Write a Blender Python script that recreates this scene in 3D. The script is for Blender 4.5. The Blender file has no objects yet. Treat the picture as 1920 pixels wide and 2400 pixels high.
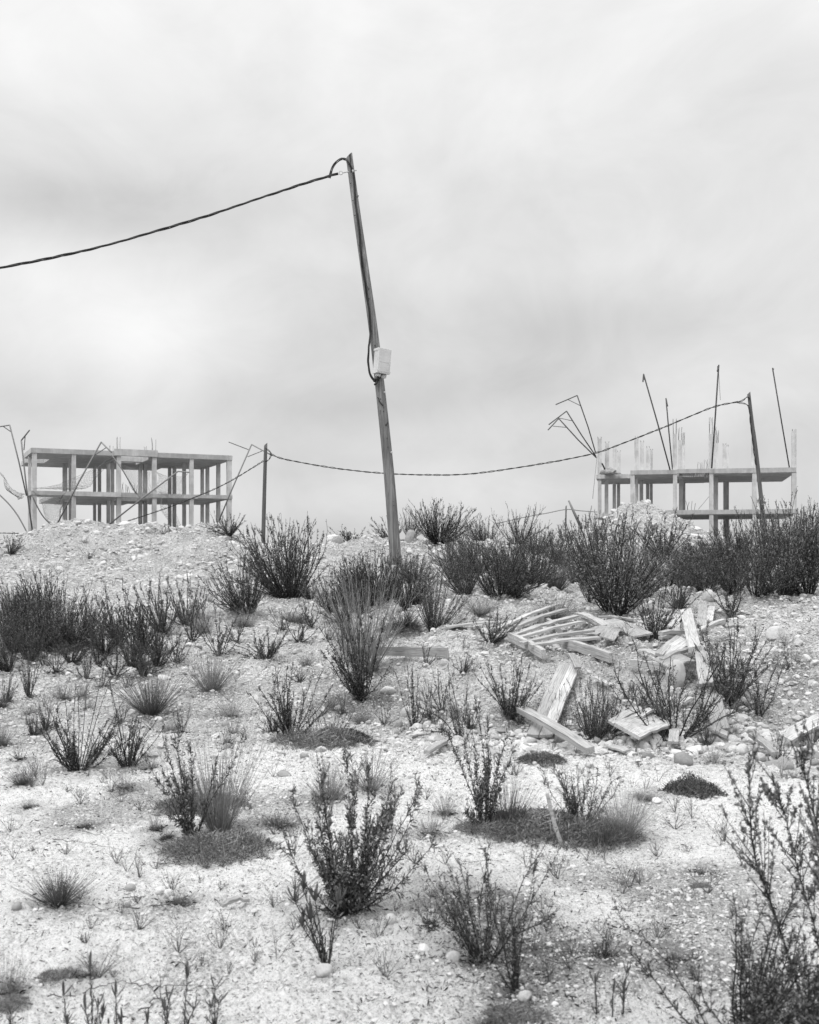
import bpy, math, random
import numpy as np
from mathutils import Vector, Matrix, Euler

C = bpy.context.scene.collection
scn = bpy.context.scene
R = math.radians
rnd = random.Random(11)

# ------------------------------------------------------------------ camera
F, HZ, CZ = 2800.0, 1335.0, 1.6      # focal length in photo pixels, horizon row, eye height
cam_d = bpy.data.cameras.new('camera')
cam = bpy.data.objects.new('camera', cam_d); C.objects.link(cam)
cam.location = (0, 0, CZ); cam.rotation_euler = (R(90), 0, 0)
cam_d.sensor_fit = 'VERTICAL'; cam_d.sensor_width = 95; cam_d.sensor_height = 119
cam_d.lens = F / 2400.0 * 119
cam_d.shift_y = (HZ - 1200) / 2400.0
cam_d.clip_start = 0.05; cam_d.clip_end = 20000
cam_d.dof.use_dof = True; cam_d.dof.focus_distance = 17.0; cam_d.dof.aperture_fstop = 19
scn.camera = cam

# ------------------------------------------------------------------ sky and sun
SUN_EL, SUN_ROT = R(52), R(215)
world = bpy.data.worlds.new('World'); scn.world = world; world.use_nodes = True
nt = world.node_tree; nt.nodes.clear()
def N(t, **kw):
    n = nt.nodes.new(t)
    for k, v in kw.items(): setattr(n, k, v)
    return n
def L(a, b): nt.links.new(a, b)
def val(x):
    n = N('ShaderNodeValue'); n.outputs[0].default_value = x; return n.outputs[0]
def M(op, a, b=None, c=None, clamp=False):
    n = N('ShaderNodeMath', operation=op, use_clamp=clamp)
    for i, s in enumerate((a, b, c)):
        if s is None: continue
        if isinstance(s, (int, float)): n.inputs[i].default_value = s
        else: L(s, n.inputs[i])
    return n.outputs[0]
out = N('ShaderNodeOutputWorld'); bg = N('ShaderNodeBackground')
sky = N('ShaderNodeTexSky', sky_type='NISHITA', sun_disc=False, sun_elevation=SUN_EL, sun_rotation=SUN_ROT)
bw = N('ShaderNodeRGBToBW'); L(sky.outputs[0], bw.inputs[0])
nish = M('MULTIPLY', bw.outputs[0], 0.08)
tc = N('ShaderNodeTexCoord'); sp = N('ShaderNodeSeparateXYZ'); L(tc.outputs['Generated'], sp.inputs[0])
zc = M('MAXIMUM', sp.outputs[2], 0.0)
base = M('MULTIPLY_ADD', M('POWER', zc, 4.0), 1.3, M('MULTIPLY_ADD', zc, 0.37, 0.51))             # overcast: brighter towards the zenith
mp = N('ShaderNodeMapping'); mp.inputs['Scale'].default_value = (1.0, 1.0, 1.4); L(tc.outputs['Generated'], mp.inputs[0])
def cloud(scale, detail, rough, dist, amp, seed):
    n = N('ShaderNodeTexNoise', noise_dimensions='4D'); L(mp.outputs[0], n.inputs['Vector'])
    n.inputs['W'].default_value = seed; n.inputs['Scale'].default_value = scale
    n.inputs['Detail'].default_value = detail; n.inputs['Roughness'].default_value = rough
    n.inputs['Distortion'].default_value = dist
    return M('MULTIPLY_ADD', n.outputs[0], amp * 2, -amp)
acc = M('ADD', base, cloud(3.4, 5, 0.52, 0.9, 0.15, 5.3))
acc = M('ADD', acc, cloud(9.0, 6, 0.6, 1.2, 0.085, 8.1))
# soft cloud banks, each a lobe round one direction of the sky
def lobe(acc, px, py, rx, ry, amp):
    d = Vector(((px - 960) / F, 1, (HZ - py) / F)).normalized()
    s = N('ShaderNodeVectorMath', operation='SUBTRACT'); L(tc.outputs['Generated'], s.inputs[0]); s.inputs[1].default_value = d
    m = N('ShaderNodeVectorMath', operation='MULTIPLY'); L(s.outputs[0], m.inputs[0])
    m.inputs[1].default_value = (F / rx, F / rx, F / ry)
    l = N('ShaderNodeVectorMath', operation='LENGTH'); L(m.outputs[0], l.inputs[0])
    q = M('POWER', l.outputs['Value'], 2.0)
    e = M('EXPONENT', M('MULTIPLY', q, -1.0))
    return M('MULTIPLY_ADD', e, amp * .76, acc)
for a in [(170, 480, 330, 80, -.11), (620, 500, 260, 90, -.05), (60, 600, 170, 80, .10), (330, 760, 230, 120, .17), (130, 960, 240, 60, -.08), (30, 760, 90, 80, .04), (380, 1010, 200, 60, .06),
          (820, 950, 260, 55, -.12), (1150, 900, 260, 60, -.08), (1330, 760, 330, 80, -.08), (1560, 620, 300, 80, .07), (1120, 640, 220, 70, .04), (1450, 960, 260, 60, .05),
          (1250, 300, 500, 150, .06), (520, 250, 400, 100, .03), (300, 1180, 380, 60, .05), (800, 1180, 500, 60, .05), (1300, 1160, 500, 60, .07), (1750, 900, 240, 110, .07), (100, 120, 300, 90, .04)]:
    acc = lobe(acc, *a)
mix = N('ShaderNodeMix', data_type='FLOAT'); mix.inputs[0].default_value = 0.08
L(acc, mix.inputs[2]); L(nish, mix.inputs[3])
L(mix.outputs[0], bg.inputs['Color']); bg.inputs['Strength'].default_value = 1.0
L(bg.outputs[0], out.inputs[0])

sun_d = bpy.data.lights.new('sun', 'SUN'); sun_d.energy = 1.5; sun_d.angle = R(24); sun_d.color = (1, 1, 1)
sun = bpy.data.objects.new('sun', sun_d); C.objects.link(sun)
sun.rotation_euler = Vector((-math.sin(SUN_ROT) * math.cos(SUN_EL), -math.cos(SUN_ROT) * math.cos(SUN_EL), -math.sin(SUN_EL))).to_track_quat('-Z', 'Y').to_euler()
scn.view_settings.view_transform = 'Standard'; scn.view_settings.look = 'None'
scn.view_settings.exposure = 0.40; scn.view_settings.gamma = 1; scn.view_settings.use_curve_mapping = False

# ------------------------------------------------------------------ materials
MT = {}
def mat(name, col=0.5, rough=0.9, build=None, spec=0.2):
    m = bpy.data.materials.new(name); m.use_nodes = True
    b = m.node_tree.nodes['Principled BSDF']
    b.inputs['Base Color'].default_value = (col, col, col, 1); b.inputs['Roughness'].default_value = rough
    b.inputs['Specular IOR Level'].default_value = spec
    if build: build(MatB(m, b))
    MT[name] = m; return m
class MatB:
    def __init__(s, m, b): s.t = m.node_tree; s.b = b
    def n(s, t, **kw):
        x = s.t.nodes.new(t)
        for k, v in kw.items(): setattr(x, k, v)
        return x
    def l(s, a, b): s.t.links.new(a, b)
    def co(s, scale=(1, 1, 1), which='Object'):
        c = s.n('ShaderNodeTexCoord'); m = s.n('ShaderNodeMapping'); m.inputs['Scale'].default_value = scale
        s.l(c.outputs[which], m.inputs[0]); return m.outputs[0]
    def noise(s, co, scale, detail=4, rough=.6, dist=0):
        x = s.n('ShaderNodeTexNoise'); s.l(co, x.inputs['Vector'])
        x.inputs['Scale'].default_value = scale; x.inputs['Detail'].default_value = detail
        x.inputs['Roughness'].default_value = rough; x.inputs['Distortion'].default_value = dist; return x.outputs[0]
    def voro(s, co, scale, feature='F1', rand=1.0):
        x = s.n('ShaderNodeTexVoronoi', feature=feature); s.l(co, x.inputs['Vector'])
        x.inputs['Scale'].default_value = scale; x.inputs['Randomness'].default_value = rand; return x
    def m(s, op, a, b=None, c=None, clamp=False):
        x = s.n('ShaderNodeMath', operation=op, use_clamp=clamp)
        for i, v in enumerate((a, b, c)):
            if v is None: continue
            if isinstance(v, (int, float)): x.inputs[i].default_value = v
            else: s.l(v, x.inputs[i])
        return x.outputs[0]
    def ramp(s, v, a, b, c0, c1):
        x = s.n('ShaderNodeMapRange'); s.l(v, x.inputs[0])
        for i, q in zip((1, 2, 3, 4), (a, b, c0, c1)): x.inputs[i].default_value = q
        return x.outputs[0]
    def col(s, v): s.l(v, s.b.inputs['Base Color'])
    def bump(s, v, strength, dist, prev=None):
        x = s.n('ShaderNodeBump'); x.inputs['Strength'].default_value = strength; x.inputs['Distance'].default_value = dist
        s.l(v, x.inputs['Height'])
        if prev is not None: s.l(prev, x.inputs['Normal'])
        s.l(x.outputs[0], s.b.inputs['Normal']); return x.outputs[0]

def b_ground(q):
    co = q.co(); at = q.n('ShaderNodeAttribute', attribute_name='chalk'); ck = at.outputs['Fac']
    patch = q.ramp(q.noise(co, 1.3, 6, .7), .36, .58, .58, .86)
    fine = q.ramp(q.noise(co, 26, 5, .75), .3, .7, .72, 1.16)
    v1 = q.voro(co, 22); v2 = q.voro(co, 60)
    peb = q.n('ShaderNodeSeparateColor'); q.l(v1.outputs['Color'], peb.inputs[0])
    peb2 = q.n('ShaderNodeSeparateColor'); q.l(v2.outputs['Color'], peb2.inputs[0])
    c = q.m('MULTIPLY', patch, fine)
    c = q.m('MULTIPLY', c, q.ramp(peb.outputs[0], 0, 1, .86, 1.12))
    c = q.m('MULTIPLY', c, q.ramp(peb2.outputs[1], 0, 1, .8, 1.12))
    speck = q.ramp(q.noise(co, 85, 3, .7), .56, .63, 1, .22)
    c = q.m('MULTIPLY', c, q.m('MULTIPLY_ADD', ck, .66, .71))
    zone = q.m('MULTIPLY', q.ramp(q.noise(co, 1.7, 3, .6), .36, .56, .35, 1), q.m('MULTIPLY_ADD', ck, -.4, 1))
    sm = q.m('ADD', q.m('MULTIPLY', speck, zone), q.m('SUBTRACT', 1, zone))
    sp2 = q.ramp(q.noise(co, 140, 2, .6), .57, .65, 1, .38)
    c = q.m('MULTIPLY', c, sp2)
    c = q.m('MINIMUM', q.m('MULTIPLY', c, sm), .83)
    so = q.n('ShaderNodeAttribute', attribute_name='soil_shade').outputs['Fac']
    c = q.m('MULTIPLY', c, q.m('MULTIPLY_ADD', so, -.52, 1))  # humus tone and contact shade painted into the ground colour
    q.col(c)
    h = q.m('ADD', q.m('MULTIPLY', v1.outputs['Distance'], -1.2), q.m('MULTIPLY', v2.outputs['Distance'], -.5))
    h = q.m('ADD', h, q.m('MULTIPLY', q.noise(co, 14, 8, .75), 1.6))
    q.bump(h, 1.0, .028)
mat('ground', .6, .95, b_ground, .05)
def b_stone(q, lo=.48, hi=.62):
    co = q.co(which='Object'); oi = q.n('ShaderNodeObjectInfo')
    b = q.ramp(oi.outputs['Random'], 0, 1, lo, hi)
    n = q.noise(co, 3.5, 6, .7)
    q.col(q.m('MULTIPLY', b, q.ramp(n, .3, .7, .78, 1.12)))
    q.bump(q.noise(co, 7, 8, .75), .5, .03)
mat('stone', .5, .9, b_stone, .15)
mat('stone_grey', .5, .9, lambda q: b_stone(q, .28, .38), .15)
mat('stone_white', .5, .9, lambda q: b_stone(q, .64, .76), .15)
def b_pebble(q):
    oi = q.n('ShaderNodeObjectInfo')
    q.col(q.m('MULTIPLY', q.ramp(q.m('POWER', oi.outputs['Random'], .7), 0, 1, .34, .60), q.ramp(q.noise(q.co(), 4, 3), .3, .7, .85, 1.1)))
mat('pebble', .5, .92, b_pebble, .1)
def leafmat(lo, hi):
    def f(q):
        g = q.n('ShaderNodeNewGeometry'); oi = q.n('ShaderNodeObjectInfo')
        a = q.m('POWER', g.outputs['Random Per Island'], 2.2)
        v = q.ramp(a, 0, 1, lo, hi)
        q.col(q.m('MULTIPLY', v, q.ramp(oi.outputs['Random'], 0, 1, .8, 1.25)))
    return f
mat('leaf_dark', .07, .5, leafmat(.024, .20), .35)
mat('leaf_grey', .12, .6, leafmat(.045, .30), .3)
mat('leaf_mid', .1, .6, leafmat(.035, .16), .3)
mat('stem_dark', .08, .8, leafmat(.022, .07), .1)
mat('seed_head', .35, .9, leafmat(.16, .48), .1)
mat('straw', .3, .8, leafmat(.16, .40), .1)
mat('straw_dark', .16, .8, leafmat(.07, .20), .1)
mat('litter', .1, .9, leafmat(.02, .20), .1)
mat('twig_grey', .2, .9, leafmat(.07, .34), .1)
def b_wood(q):
    c1 = q.co((1.6, 55, 55)); c2 = q.co((3, 130, 130)); oi = q.n('ShaderNodeObjectInfo')
    g = q.ramp(q.noise(c1, 1.0, 5, .7, .6), .3, .7, .80, 1.10)
    g2 = q.ramp(q.noise(c2, 1.0, 3, .6), .30, .52, .45, 1.04)
    st = q.ramp(q.noise(q.co(), 3.5, 4), .3, .75, .78, 1.1)
    b = q.ramp(oi.outputs['Random'], 0, 1, .36, .62)
    q.col(q.m('MULTIPLY', q.m('MULTIPLY', b, g), q.m('MULTIPLY', g2, st)))
    q.bump(q.noise(c1, 1.6, 6, .7), .7, .012)
mat('weathered_wood', .5, .85, b_wood, .1)
def b_pole(q):
    co = q.co((14, 14, .5)); c2 = q.co((40, 40, 1.2))
    a = q.ramp(q.noise(co, 1, 6, .7, .3), .3, .7, .62, 1.2)
    a2 = q.ramp(q.noise(c2, 1, 4, .7), .36, .62, .55, 1.2)
    kn = q.ramp(q.noise(q.co((9, 9, 3.6)), 1.0, 2, .5), .69, .74, 1, .25)
    big = q.ramp(q.noise(q.co((1, 1, .8)), 1.2, 3, .5), .3, .7, .8, 1.15)
    q.col(q.m('MULTIPLY', q.m('MULTIPLY', q.m('MULTIPLY', a, .21), a2), q.m('MULTIPLY', kn, big)))
    q.bump(q.noise(c2, 1.2, 5, .7), .6, .01)
mat('pole_wood', .2, .8, b_pole, .15)
mat('pole_wood_dark', .13, .85, lambda q: q.col(q.ramp(q.noise(q.co((20, 20, 1)), 1, 4), .3, .7, .08, .16)), .1)
def b_conc(q, alb=.56):
    co = q.co()
    a = q.ramp(q.noise(co, 1.1, 6, .65), .3, .7, .72, 1.16)
    st = q.ramp(q.noise(q.co((6, 6, .5)), 1.0, 4, .6), .35, .7, .86, 1.06)
    w = q.n('ShaderNodeTexWave', wave_type='BANDS', bands_direction='Y'); q.l(co, w.inputs[0])
    w.inputs['Scale'].default_value = 1.1; w.inputs['Distortion'].default_value = .3; w.inputs['Detail'].default_value = 2
    ln = q.ramp(w.outputs['Fac'], 0, .12, .82, 1)
    q.col(q.m('MULTIPLY', q.m('MULTIPLY', q.m('MULTIPLY', a, alb), st), ln))
    q.bump(q.noise(co, 9, 5, .6), .4, .02)
mat('concrete', .46, .9, b_conc, .1)
mat('concrete_new', .6, .9, lambda q: b_conc(q, .58), .1)
mat('steel_dark', .07, .6, None, .3)
mat('steel_pale', .22, .6, None, .3)
mat('rebar', .22, .8)
mat('net_cord', .16, .9)
mat('cable', .018, .5, None, .4)
def b_box(q):
    q.col(q.m('MULTIPLY', q.ramp(q.noise(q.co(), 5, 4), .3, .7, .85, 1.03), .54))
mat('box_plastic', .78, .45, b_box, .4)
mat('print_grey', .5, .6)
mat('zinc', .4, .4)
def b_hill(q):
    q.col(q.ramp(q.noise(q.co(), .02, 6, .7), .3, .7, .25, .42))
mat('far_hill', .4, 1, b_hill, 0)

# ------------------------------------------------------------------ mesh helpers
def mesh_np(name, V, faces_by_n, m, smooth=False):
    """V (n,3); faces_by_n: list of int arrays (k, corners)"""
    me = bpy.data.meshes.new(name)
    V = np.asarray(V, dtype=np.float32).reshape(-1, 3)
    fs = [np.asarray(f, dtype=np.int32) for f in faces_by_n if len(f)]
    me.vertices.add(len(V)); me.vertices.foreach_set('co', V.ravel())
    loops = np.concatenate([f.ravel() for f in fs]); tot = np.concatenate([np.full(len(f), f.shape[1], np.int32) for f in fs])
    me.loops.add(len(loops)); me.loops.foreach_set('vertex_index', loops)
    me.polygons.add(len(tot)); st = np.concatenate([[0], np.cumsum(tot)[:-1]]).astype(np.int32)
    me.polygons.foreach_set('loop_start', st); me.polygons.foreach_set('loop_total', tot)
    me.polygons.foreach_set('use_smooth', np.full(len(tot), smooth, bool))
    me.update(calc_edges=True); me.materials.append(MT[m] if isinstance(m, str) else m)
    return me
def link(name, me, parent=None, loc=None, rot=None, scale=None):
    o = bpy.data.objects.new(name, me); C.objects.link(o)
    if parent is not None: o.parent = parent
    if loc is not None: o.location = loc
    if rot is not None: o.rotation_euler = rot
    if scale is not None: o.scale = scale
    return o
def tag(o, label=None, cat=None, group=None, kind=None):
    if label: o['label'] = label
    if cat: o['category'] = cat
    if group: o['group'] = group
    if kind: o['kind'] = kind
    return o
def empty(name, loc, rz=0, rot=None, scale=None):
    o = bpy.data.objects.new(name, None); C.objects.link(o); o.location = loc
    o.rotation_euler = rot if rot is not None else (0, 0, rz); o.empty_display_size = .2
    if scale is not None: o.scale = scale
    return o
def norm(v): return v / np.maximum(np.linalg.norm(v, axis=-1, keepdims=True), 1e-9)
def tubes(P, Rr, n=3, cap=True):
    """P (N,K,3), Rr (N,K) -> V, [quads, tris]"""
    P = np.asarray(P, float); Rr = np.asarray(Rr, float); Nn, K, _ = P.shape
    T = np.gradient(P, axis=1); T = norm(T)
    ref = np.where(np.abs(T[..., 2:3]) > .93, np.array([1., 0, 0]), np.array([0., 0, 1.]))
    # one reference for each tube keeps it from twisting
    ref = np.repeat(ref[:, K // 2:K // 2 + 1], K, axis=1)
    A = norm(np.cross(T, ref)); B = np.cross(T, A)
    ang = np.arange(n) * 2 * math.pi / n
    V = P[:, :, None] + Rr[:, :, None, None] * (A[:, :, None] * np.cos(ang)[None, None, :, None] + B[:, :, None] * np.sin(ang)[None, None, :, None])
    idx = np.arange(Nn * K * n).reshape(Nn, K, n); nx = np.roll(idx, -1, axis=2)
    Q = np.stack([idx[:, :-1], nx[:, :-1], nx[:, 1:], idx[:, 1:]], -1).reshape(-1, 4)
    fl = [Q]
    if cap:
        fl.append(np.concatenate([idx[:, 0, ::-1], idx[:, -1]])) 
    return V.reshape(-1, 3), fl
def tube_mesh(name, P, r, m, n=6, smooth=True):
    P = np.array([[tuple(p) for p in P]]); r = np.array([r if hasattr(r, '__len__') else [r] * P.shape[1]])
    V, f = tubes(P, r, n); return mesh_np(name, V, f, m, smooth)
def boxes(bl):
    """bl: list of (x0,x1,y0,y1,z0,z1)"""
    V = []; Fq = []
    for (x0, x1, y0, y1, z0, z1) in bl:
        i = len(V)
        V += [(x0, y0, z0), (x1, y0, z0), (x1, y1, z0), (x0, y1, z0), (x0, y0, z1), (x1, y0, z1), (x1, y1, z1), (x0, y1, z1)]
        Fq += [(i, i + 3, i + 2, i + 1), (i + 4, i + 5, i + 6, i + 7), (i, i + 1, i + 5, i + 4), (i + 1, i + 2, i + 6, i + 5), (i + 2, i + 3, i + 7, i + 6), (i + 3, i, i + 4, i + 7)]
    return V, [Fq]
def smooth_line(pts, k=8):
    """Catmull-Rom through points"""
    p = [np.array(tuple(q), float) for q in pts]; p = [2 * p[0] - p[1]] + p + [2 * p[-1] - p[-2]]; o = []
    for i in range(1, len(p) - 2):
        for j in range(k):
            t = j / k; a, b, c, d = p[i - 1:i + 3]
            o.append(.5 * ((2 * b) + (-a + c) * t + (2 * a - 5 * b + 4 * c - d) * t * t + (-a + 3 * b - 3 * c + d) * t ** 3))
    o.append(p[-2]); return np.array(o)

# ------------------------------------------------------------------ terrain
_rs = np.random.RandomState(5); PT = _rs.rand(512, 512)
def vn(x, y, o=0):
    x = np.asarray(x, float) + o * 17.31; y = np.asarray(y, float) + o * 9.77
    ix = np.floor(x).astype(int); iy = np.floor(y).astype(int); fx = x - ix; fy = y - iy
    fx = fx * fx * (3 - 2 * fx); fy = fy * fy * (3 - 2 * fy)
    a = PT[ix % 512, iy % 512]; b = PT[(ix + 1) % 512, iy % 512]; c = PT[ix % 512, (iy + 1) % 512]; d = PT[(ix + 1) % 512, (iy + 1) % 512]
    return (a * (1 - fx) + b * fx) * (1 - fy) + (c * (1 - fx) + d * fx) * fy
_tx = np.arange(-5, 60, .05)
def _prof(pts, w):
    y = np.interp(_tx, [p[0] for p in pts], [p[1] for p in pts]); k = int(w / .05)
    ker = np.hanning(2 * k + 1); ker /= ker.sum()
    return np.convolve(np.pad(y, k, mode='edge'), ker, mode='valid')
PL = _prof([(-5, -1.6), (4.2, -1.6), (7, -1.58), (10, -1.5), (11.8, -1.3), (14, -1.08), (18, -.72), (20, -.5), (22, -.28), (24, -.05), (30, .25), (60, .25)], 1.2)
PR = _prof([(-5, -1.6), (4.2, -1.6), (7, -1.58), (9.9, -1.5), (10.3, -1.44), (11.6, -.9), (12.4, -.84), (14, -.75), (16, -.62), (20, -.3), (24, -.02), (30, .3), (60, .3)], .45)
_rp = [(-1200, 1300), (0, 1305), (7, 1301), (63, 1272), (111, 1253), (130, 1236), (160, 1231), (256, 1231), (300, 1236), (364, 1236), (408, 1256), (430, 1253), (467, 1233), (493, 1238), (538, 1257), (579, 1275), (620, 1285),
       (700, 1288), (780, 1278), (830, 1270), (900, 1273), (1000, 1270), (1050, 1268), (1150, 1275), (1250, 1285), (1340, 1285), (1400, 1250), (1443, 1215), (1489, 1184), (1543, 1194), (1597, 1226), (1643, 1257), (1700, 1285), (1920, 1290), (3200, 1290)]
RX = np.array([(p[0] - 960) / F * 30 for p in _rp]); RZ = np.array([(HZ - p[1]) / F * 30 for p in _rp])
def sst(a, b, x): t = np.clip((x - a) / (b - a), 0, 1); return t * t * (3 - 2 * t)
def macro(x, y):
    x = np.asarray(x, float); y = np.asarray(y, float)
    yy = y + 1.0 * (vn(x * .9, y * .3, 3) - .5) * sst(8, 10, y) * (1 - sst(13, 16, y))
    b = sst(-.7, .7, x + .3 * (vn(x, y * 2, 4) - .5))
    h = np.interp(yy, _tx, PL) * (1 - b) + np.interp(yy, _tx, PR) * b
    xr = x / np.maximum(y, 12) * 30      # ridges fan out a little with distance
    xr = x * 1.0
    rz = np.interp(xr, RX, RZ)
    st = 24.2 + 1.3 * sst(6, 9, x)
    t = sst(0, 1, (y - st) / (30 - st)); h = h * (1 - t) + rz * t
    back = .35 + .25 * sst(60, 90, y) + 0 * x
    t2 = sst(30.6, 44, y); h = h * (1 - t2) + back * t2
    far = sst(110, 900, y) * -30; h = h + far * (y > 110)
    r = np.hypot(x, y); h = h - 12 * sst(300, 2500, r)
    h = h + .16 * (vn(x * .45, y * .45, 1) - .5) * sst(3, 8, np.abs(y)) + .07 * (vn(x * 1.3, y * 1.3, 2) - .5)
    return h + CZ
def micro(x, y):
    g = .026 * np.abs(2 * vn(x * 3.1, y * 3.1, 5) - 1) + .022 * np.abs(2 * vn(x * 7.3, y * 7.3, 6) - 1)
    g = g + .018 * (vn(x * 17, y * 17, 7) - .5) + .014 * (vn(x * 36, y * 36, 8) - .5) + .008 * (vn(x * 70, y * 70, 9) - .5)
    rough = .55 + .9 * vn(x * .6, y * .6, 10) + .5 * sst(9.5, 11, y) 
    rg = np.clip(sst(22, 25, y) + .75 * sst(9.8, 10.8, y) * sst(-.6, .8, x) + .25 * sst(8, 12, y), 0, 1) * (1 - sst(36, 60, y))
    lump = (.16 * np.abs(2 * vn(x * 1.3, y * 1.0, 11) - 1) + .11 * np.abs(2 * vn(x * 3.1, y * 2.4, 12) - 1) + .06 * np.abs(2 * vn(x * 7, y * 5, 13) - 1)) * rg - .12 * rg
    return g * rough + lump * (.6 + .4 * sst(20, 26, y))
def ground_z(x, y): return macro(x, y) + micro(x, y)
_D = np.geomspace(3, 60, 6000)
def hit(px, py, h=0.0):
    dx, dz = (px - 960) / F, (HZ - py) / F
    g = macro(_D * dx, _D) + .02; z = CZ + _D * dz
    k = np.argmax(z <= g + h)
    if z[k] > g[k] + h: k = int(np.argmin(np.abs(_D - 30)))
    d = _D[k]; return Vector((d * dx, d, CZ + d * dz))
def W(px, py, D): return Vector(((px - 960) / F * D, D, CZ + (HZ - py) / F * D))

ang = np.concatenate([np.linspace(-180, -32, 46)[:-1], np.linspace(-32, -22, 36)[:-1], np.linspace(-22, 22, 640), np.linspace(22, 32, 36)[1:], np.linspace(32, 180, 46)[1:-1]])
rad = np.concatenate([np.geomspace(.15, 3.4, 14)[:-1], np.geomspace(3.4, 34, 610)[:-1], np.geomspace(34, 7000, 60)])
AA, RR = np.meshgrid(np.radians(ang), rad); gx = RR * np.sin(AA); gy = RR * np.cos(AA)
gz = ground_z(gx, gy)
na, nr = len(ang), len(rad); idx = np.arange(na * nr).reshape(nr, na); ix2 = np.roll(idx, -1, axis=1)
Q = np.stack([idx[:-1], idx[1:], ix2[1:], ix2[:-1]], -1).reshape(-1, 4)
V = np.stack([gx, gy, gz], -1).reshape(-1, 3)
V = np.vstack([V, [[0, 0, float(ground_z(np.array([0.]), np.array([0.]))[0])]]])
tri = np.stack([idx[0], ix2[0], np.full(na, na * nr)], -1)
def chalk(x, y): return sst(.22, .48, .55 * vn(x * .9, y * .55, 15) + .45 * vn(x * 2.3, y * 1.4, 16)) * (1 - .8 * sst(8.4, 10.4, y)) * (1 - sst(19, 24, y)) * 1
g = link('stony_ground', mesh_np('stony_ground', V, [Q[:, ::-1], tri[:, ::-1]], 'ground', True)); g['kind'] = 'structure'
me = g.data
at_ = me.attributes.new('chalk', 'FLOAT', 'POINT'); at_.data.foreach_set('value', chalk(V[:, 0], V[:, 1]).astype(np.float32))
if me.polygons[len(me.polygons) // 2].normal.z < 0: me.flip_normals()

# far hill behind the right building
def far_hill():
    xs = np.linspace(0, 1, 60); V = []; rows = 14
    for j in range(rows):
        t = j / (rows - 1)
        for s in xs:
            X = 500 + 1500 * s; Y = 3300 + 900 * t
            prof = np.interp(s, [0, .06, .12, .2, .28, .4, .6, 1], [0, .5, .95, .75, 1.2, .9, .5, 0])
            z = 145 * prof * math.sin(math.pi * min(t * 1.2, 1)) + 9 * (float(vn(s * 30, t * 9, 2)) - .5) - 45
            V.append((X, Y, z))
    idx = np.arange(60 * rows).reshape(rows, 60)
    Q = np.stack([idx[:-1, :-1], idx[:-1, 1:], idx[1:, 1:], idx[1:, :-1]], -1).reshape(-1, 4)
    link('far_hill', mesh_np('far_hill', V, [Q], 'far_hill', True))['kind'] = 'structure'
far_hill()

# ------------------------------------------------------------------ unfinished buildings
def part_boxes(name, bl, parent, m='concrete', label=None):
    V, f = boxes(bl); o = link(name, mesh_np(name, V, f, m), parent)
    if label: o['label'] = label
    return o
class Frame:
    def __init__(s, X0, Y0, a, ox, oy, k, root):
        s.X0, s.Y0, s.a, s.ox, s.oy, s.k, s.root = X0, Y0, a, ox, oy, k, root
    def s_of(s, zx, d):
        u = (s.ox + s.k * zx - 960) / F; c, n = math.cos(s.a), math.sin(s.a)
        return (u * (s.Y0 + c * d) - s.X0 + n * d) / (c - u * n)
    def Y(s, sv, d): return s.Y0 + math.sin(s.a) * sv + math.cos(s.a) * d
    def z_of(s, zy, Y): return CZ + (HZ - (s.oy + s.k * zy)) / F * Y
def rebars(fr, sv, d, z0, z1, n=4, w=.13, lean=.03):
    for i in range(n):
        dx = w * (1 if i & 1 else -1) + rnd.uniform(-.02, .02); dy = w * (1 if i & 2 else -1)
        hh = z1 - rnd.uniform(0, .25) * (z1 - z0) * .5
        link('rebar', tube_mesh('rebar', [(sv + dx, d + dy, z0), (sv + dx + rnd.uniform(-lean, lean), d + dy, (z0 + hh) / 2), (sv + dx + rnd.uniform(-2 * lean, 2 * lean), d + dy, hh)], .016, 'rebar', 4), fr.root)

# left building
a = math.atan2(6, 13.75)
bl = empty('concrete_building_frame', (-27.5, 86.8, 0), a)
tag(bl, 'two-storey bare concrete building frame behind the left gravel mounds, nets hanging in its bays', 'building')
fr = Frame(-27.5, 86.8, a, 0, 960, .37101, bl)
TOP, MID, LOW = CZ + 8.86, CZ + 5.75, CZ + 2.72
part_boxes('roof_slab', [(0, 6.2, 0, 5, TOP - .36, TOP), (1.9, 6.2, 5, 8.6, TOP - .36, TOP), (8.85, 15, 0, 9.6, TOP - .36, TOP), (.5, 6.2, 8.6, 12.3, TOP - .36, TOP), (6.2, 8.85, 5.6, 12.3, TOP - .36, TOP), (8.85, 11.5, 9.6, 12.3, TOP - .36, TOP)], bl)
part_boxes('raised_beam', [(5.95, 9.2, -.06, .45, TOP - .33, TOP + .16), (6.2, 6.5, .45, 5.6, TOP - .5, TOP - .05), (8.6, 8.85, .45, 5.6, TOP - .5, TOP - .05), (6.5, 8.6, 3.0, 3.9, TOP - .48, TOP - .12)], bl, label='thicker roof beam round the stair opening')
part_boxes('floor_slab', [(0, 3.1, 0, 2.6, MID - .30, MID), (1.9, 3.1, 2.6, 12.2, MID - .30, MID), (3.1, 6.4, -.35, 12.2, MID - .34, MID), (6.4, 8.7, 0, .45, MID - .34, MID + .02), (6.4, 8.7, 5.6, 12.2, MID - .3, MID), (8.7, 12.3, -.02, 9.6, MID - .30, MID), (12.3, 15, 0, 9.6, MID - .26, MID + .02)], bl)
part_boxes('ground_slab', [(-.3, 15, -.2, 12.2, LOW - .3, LOW)], bl)
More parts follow.
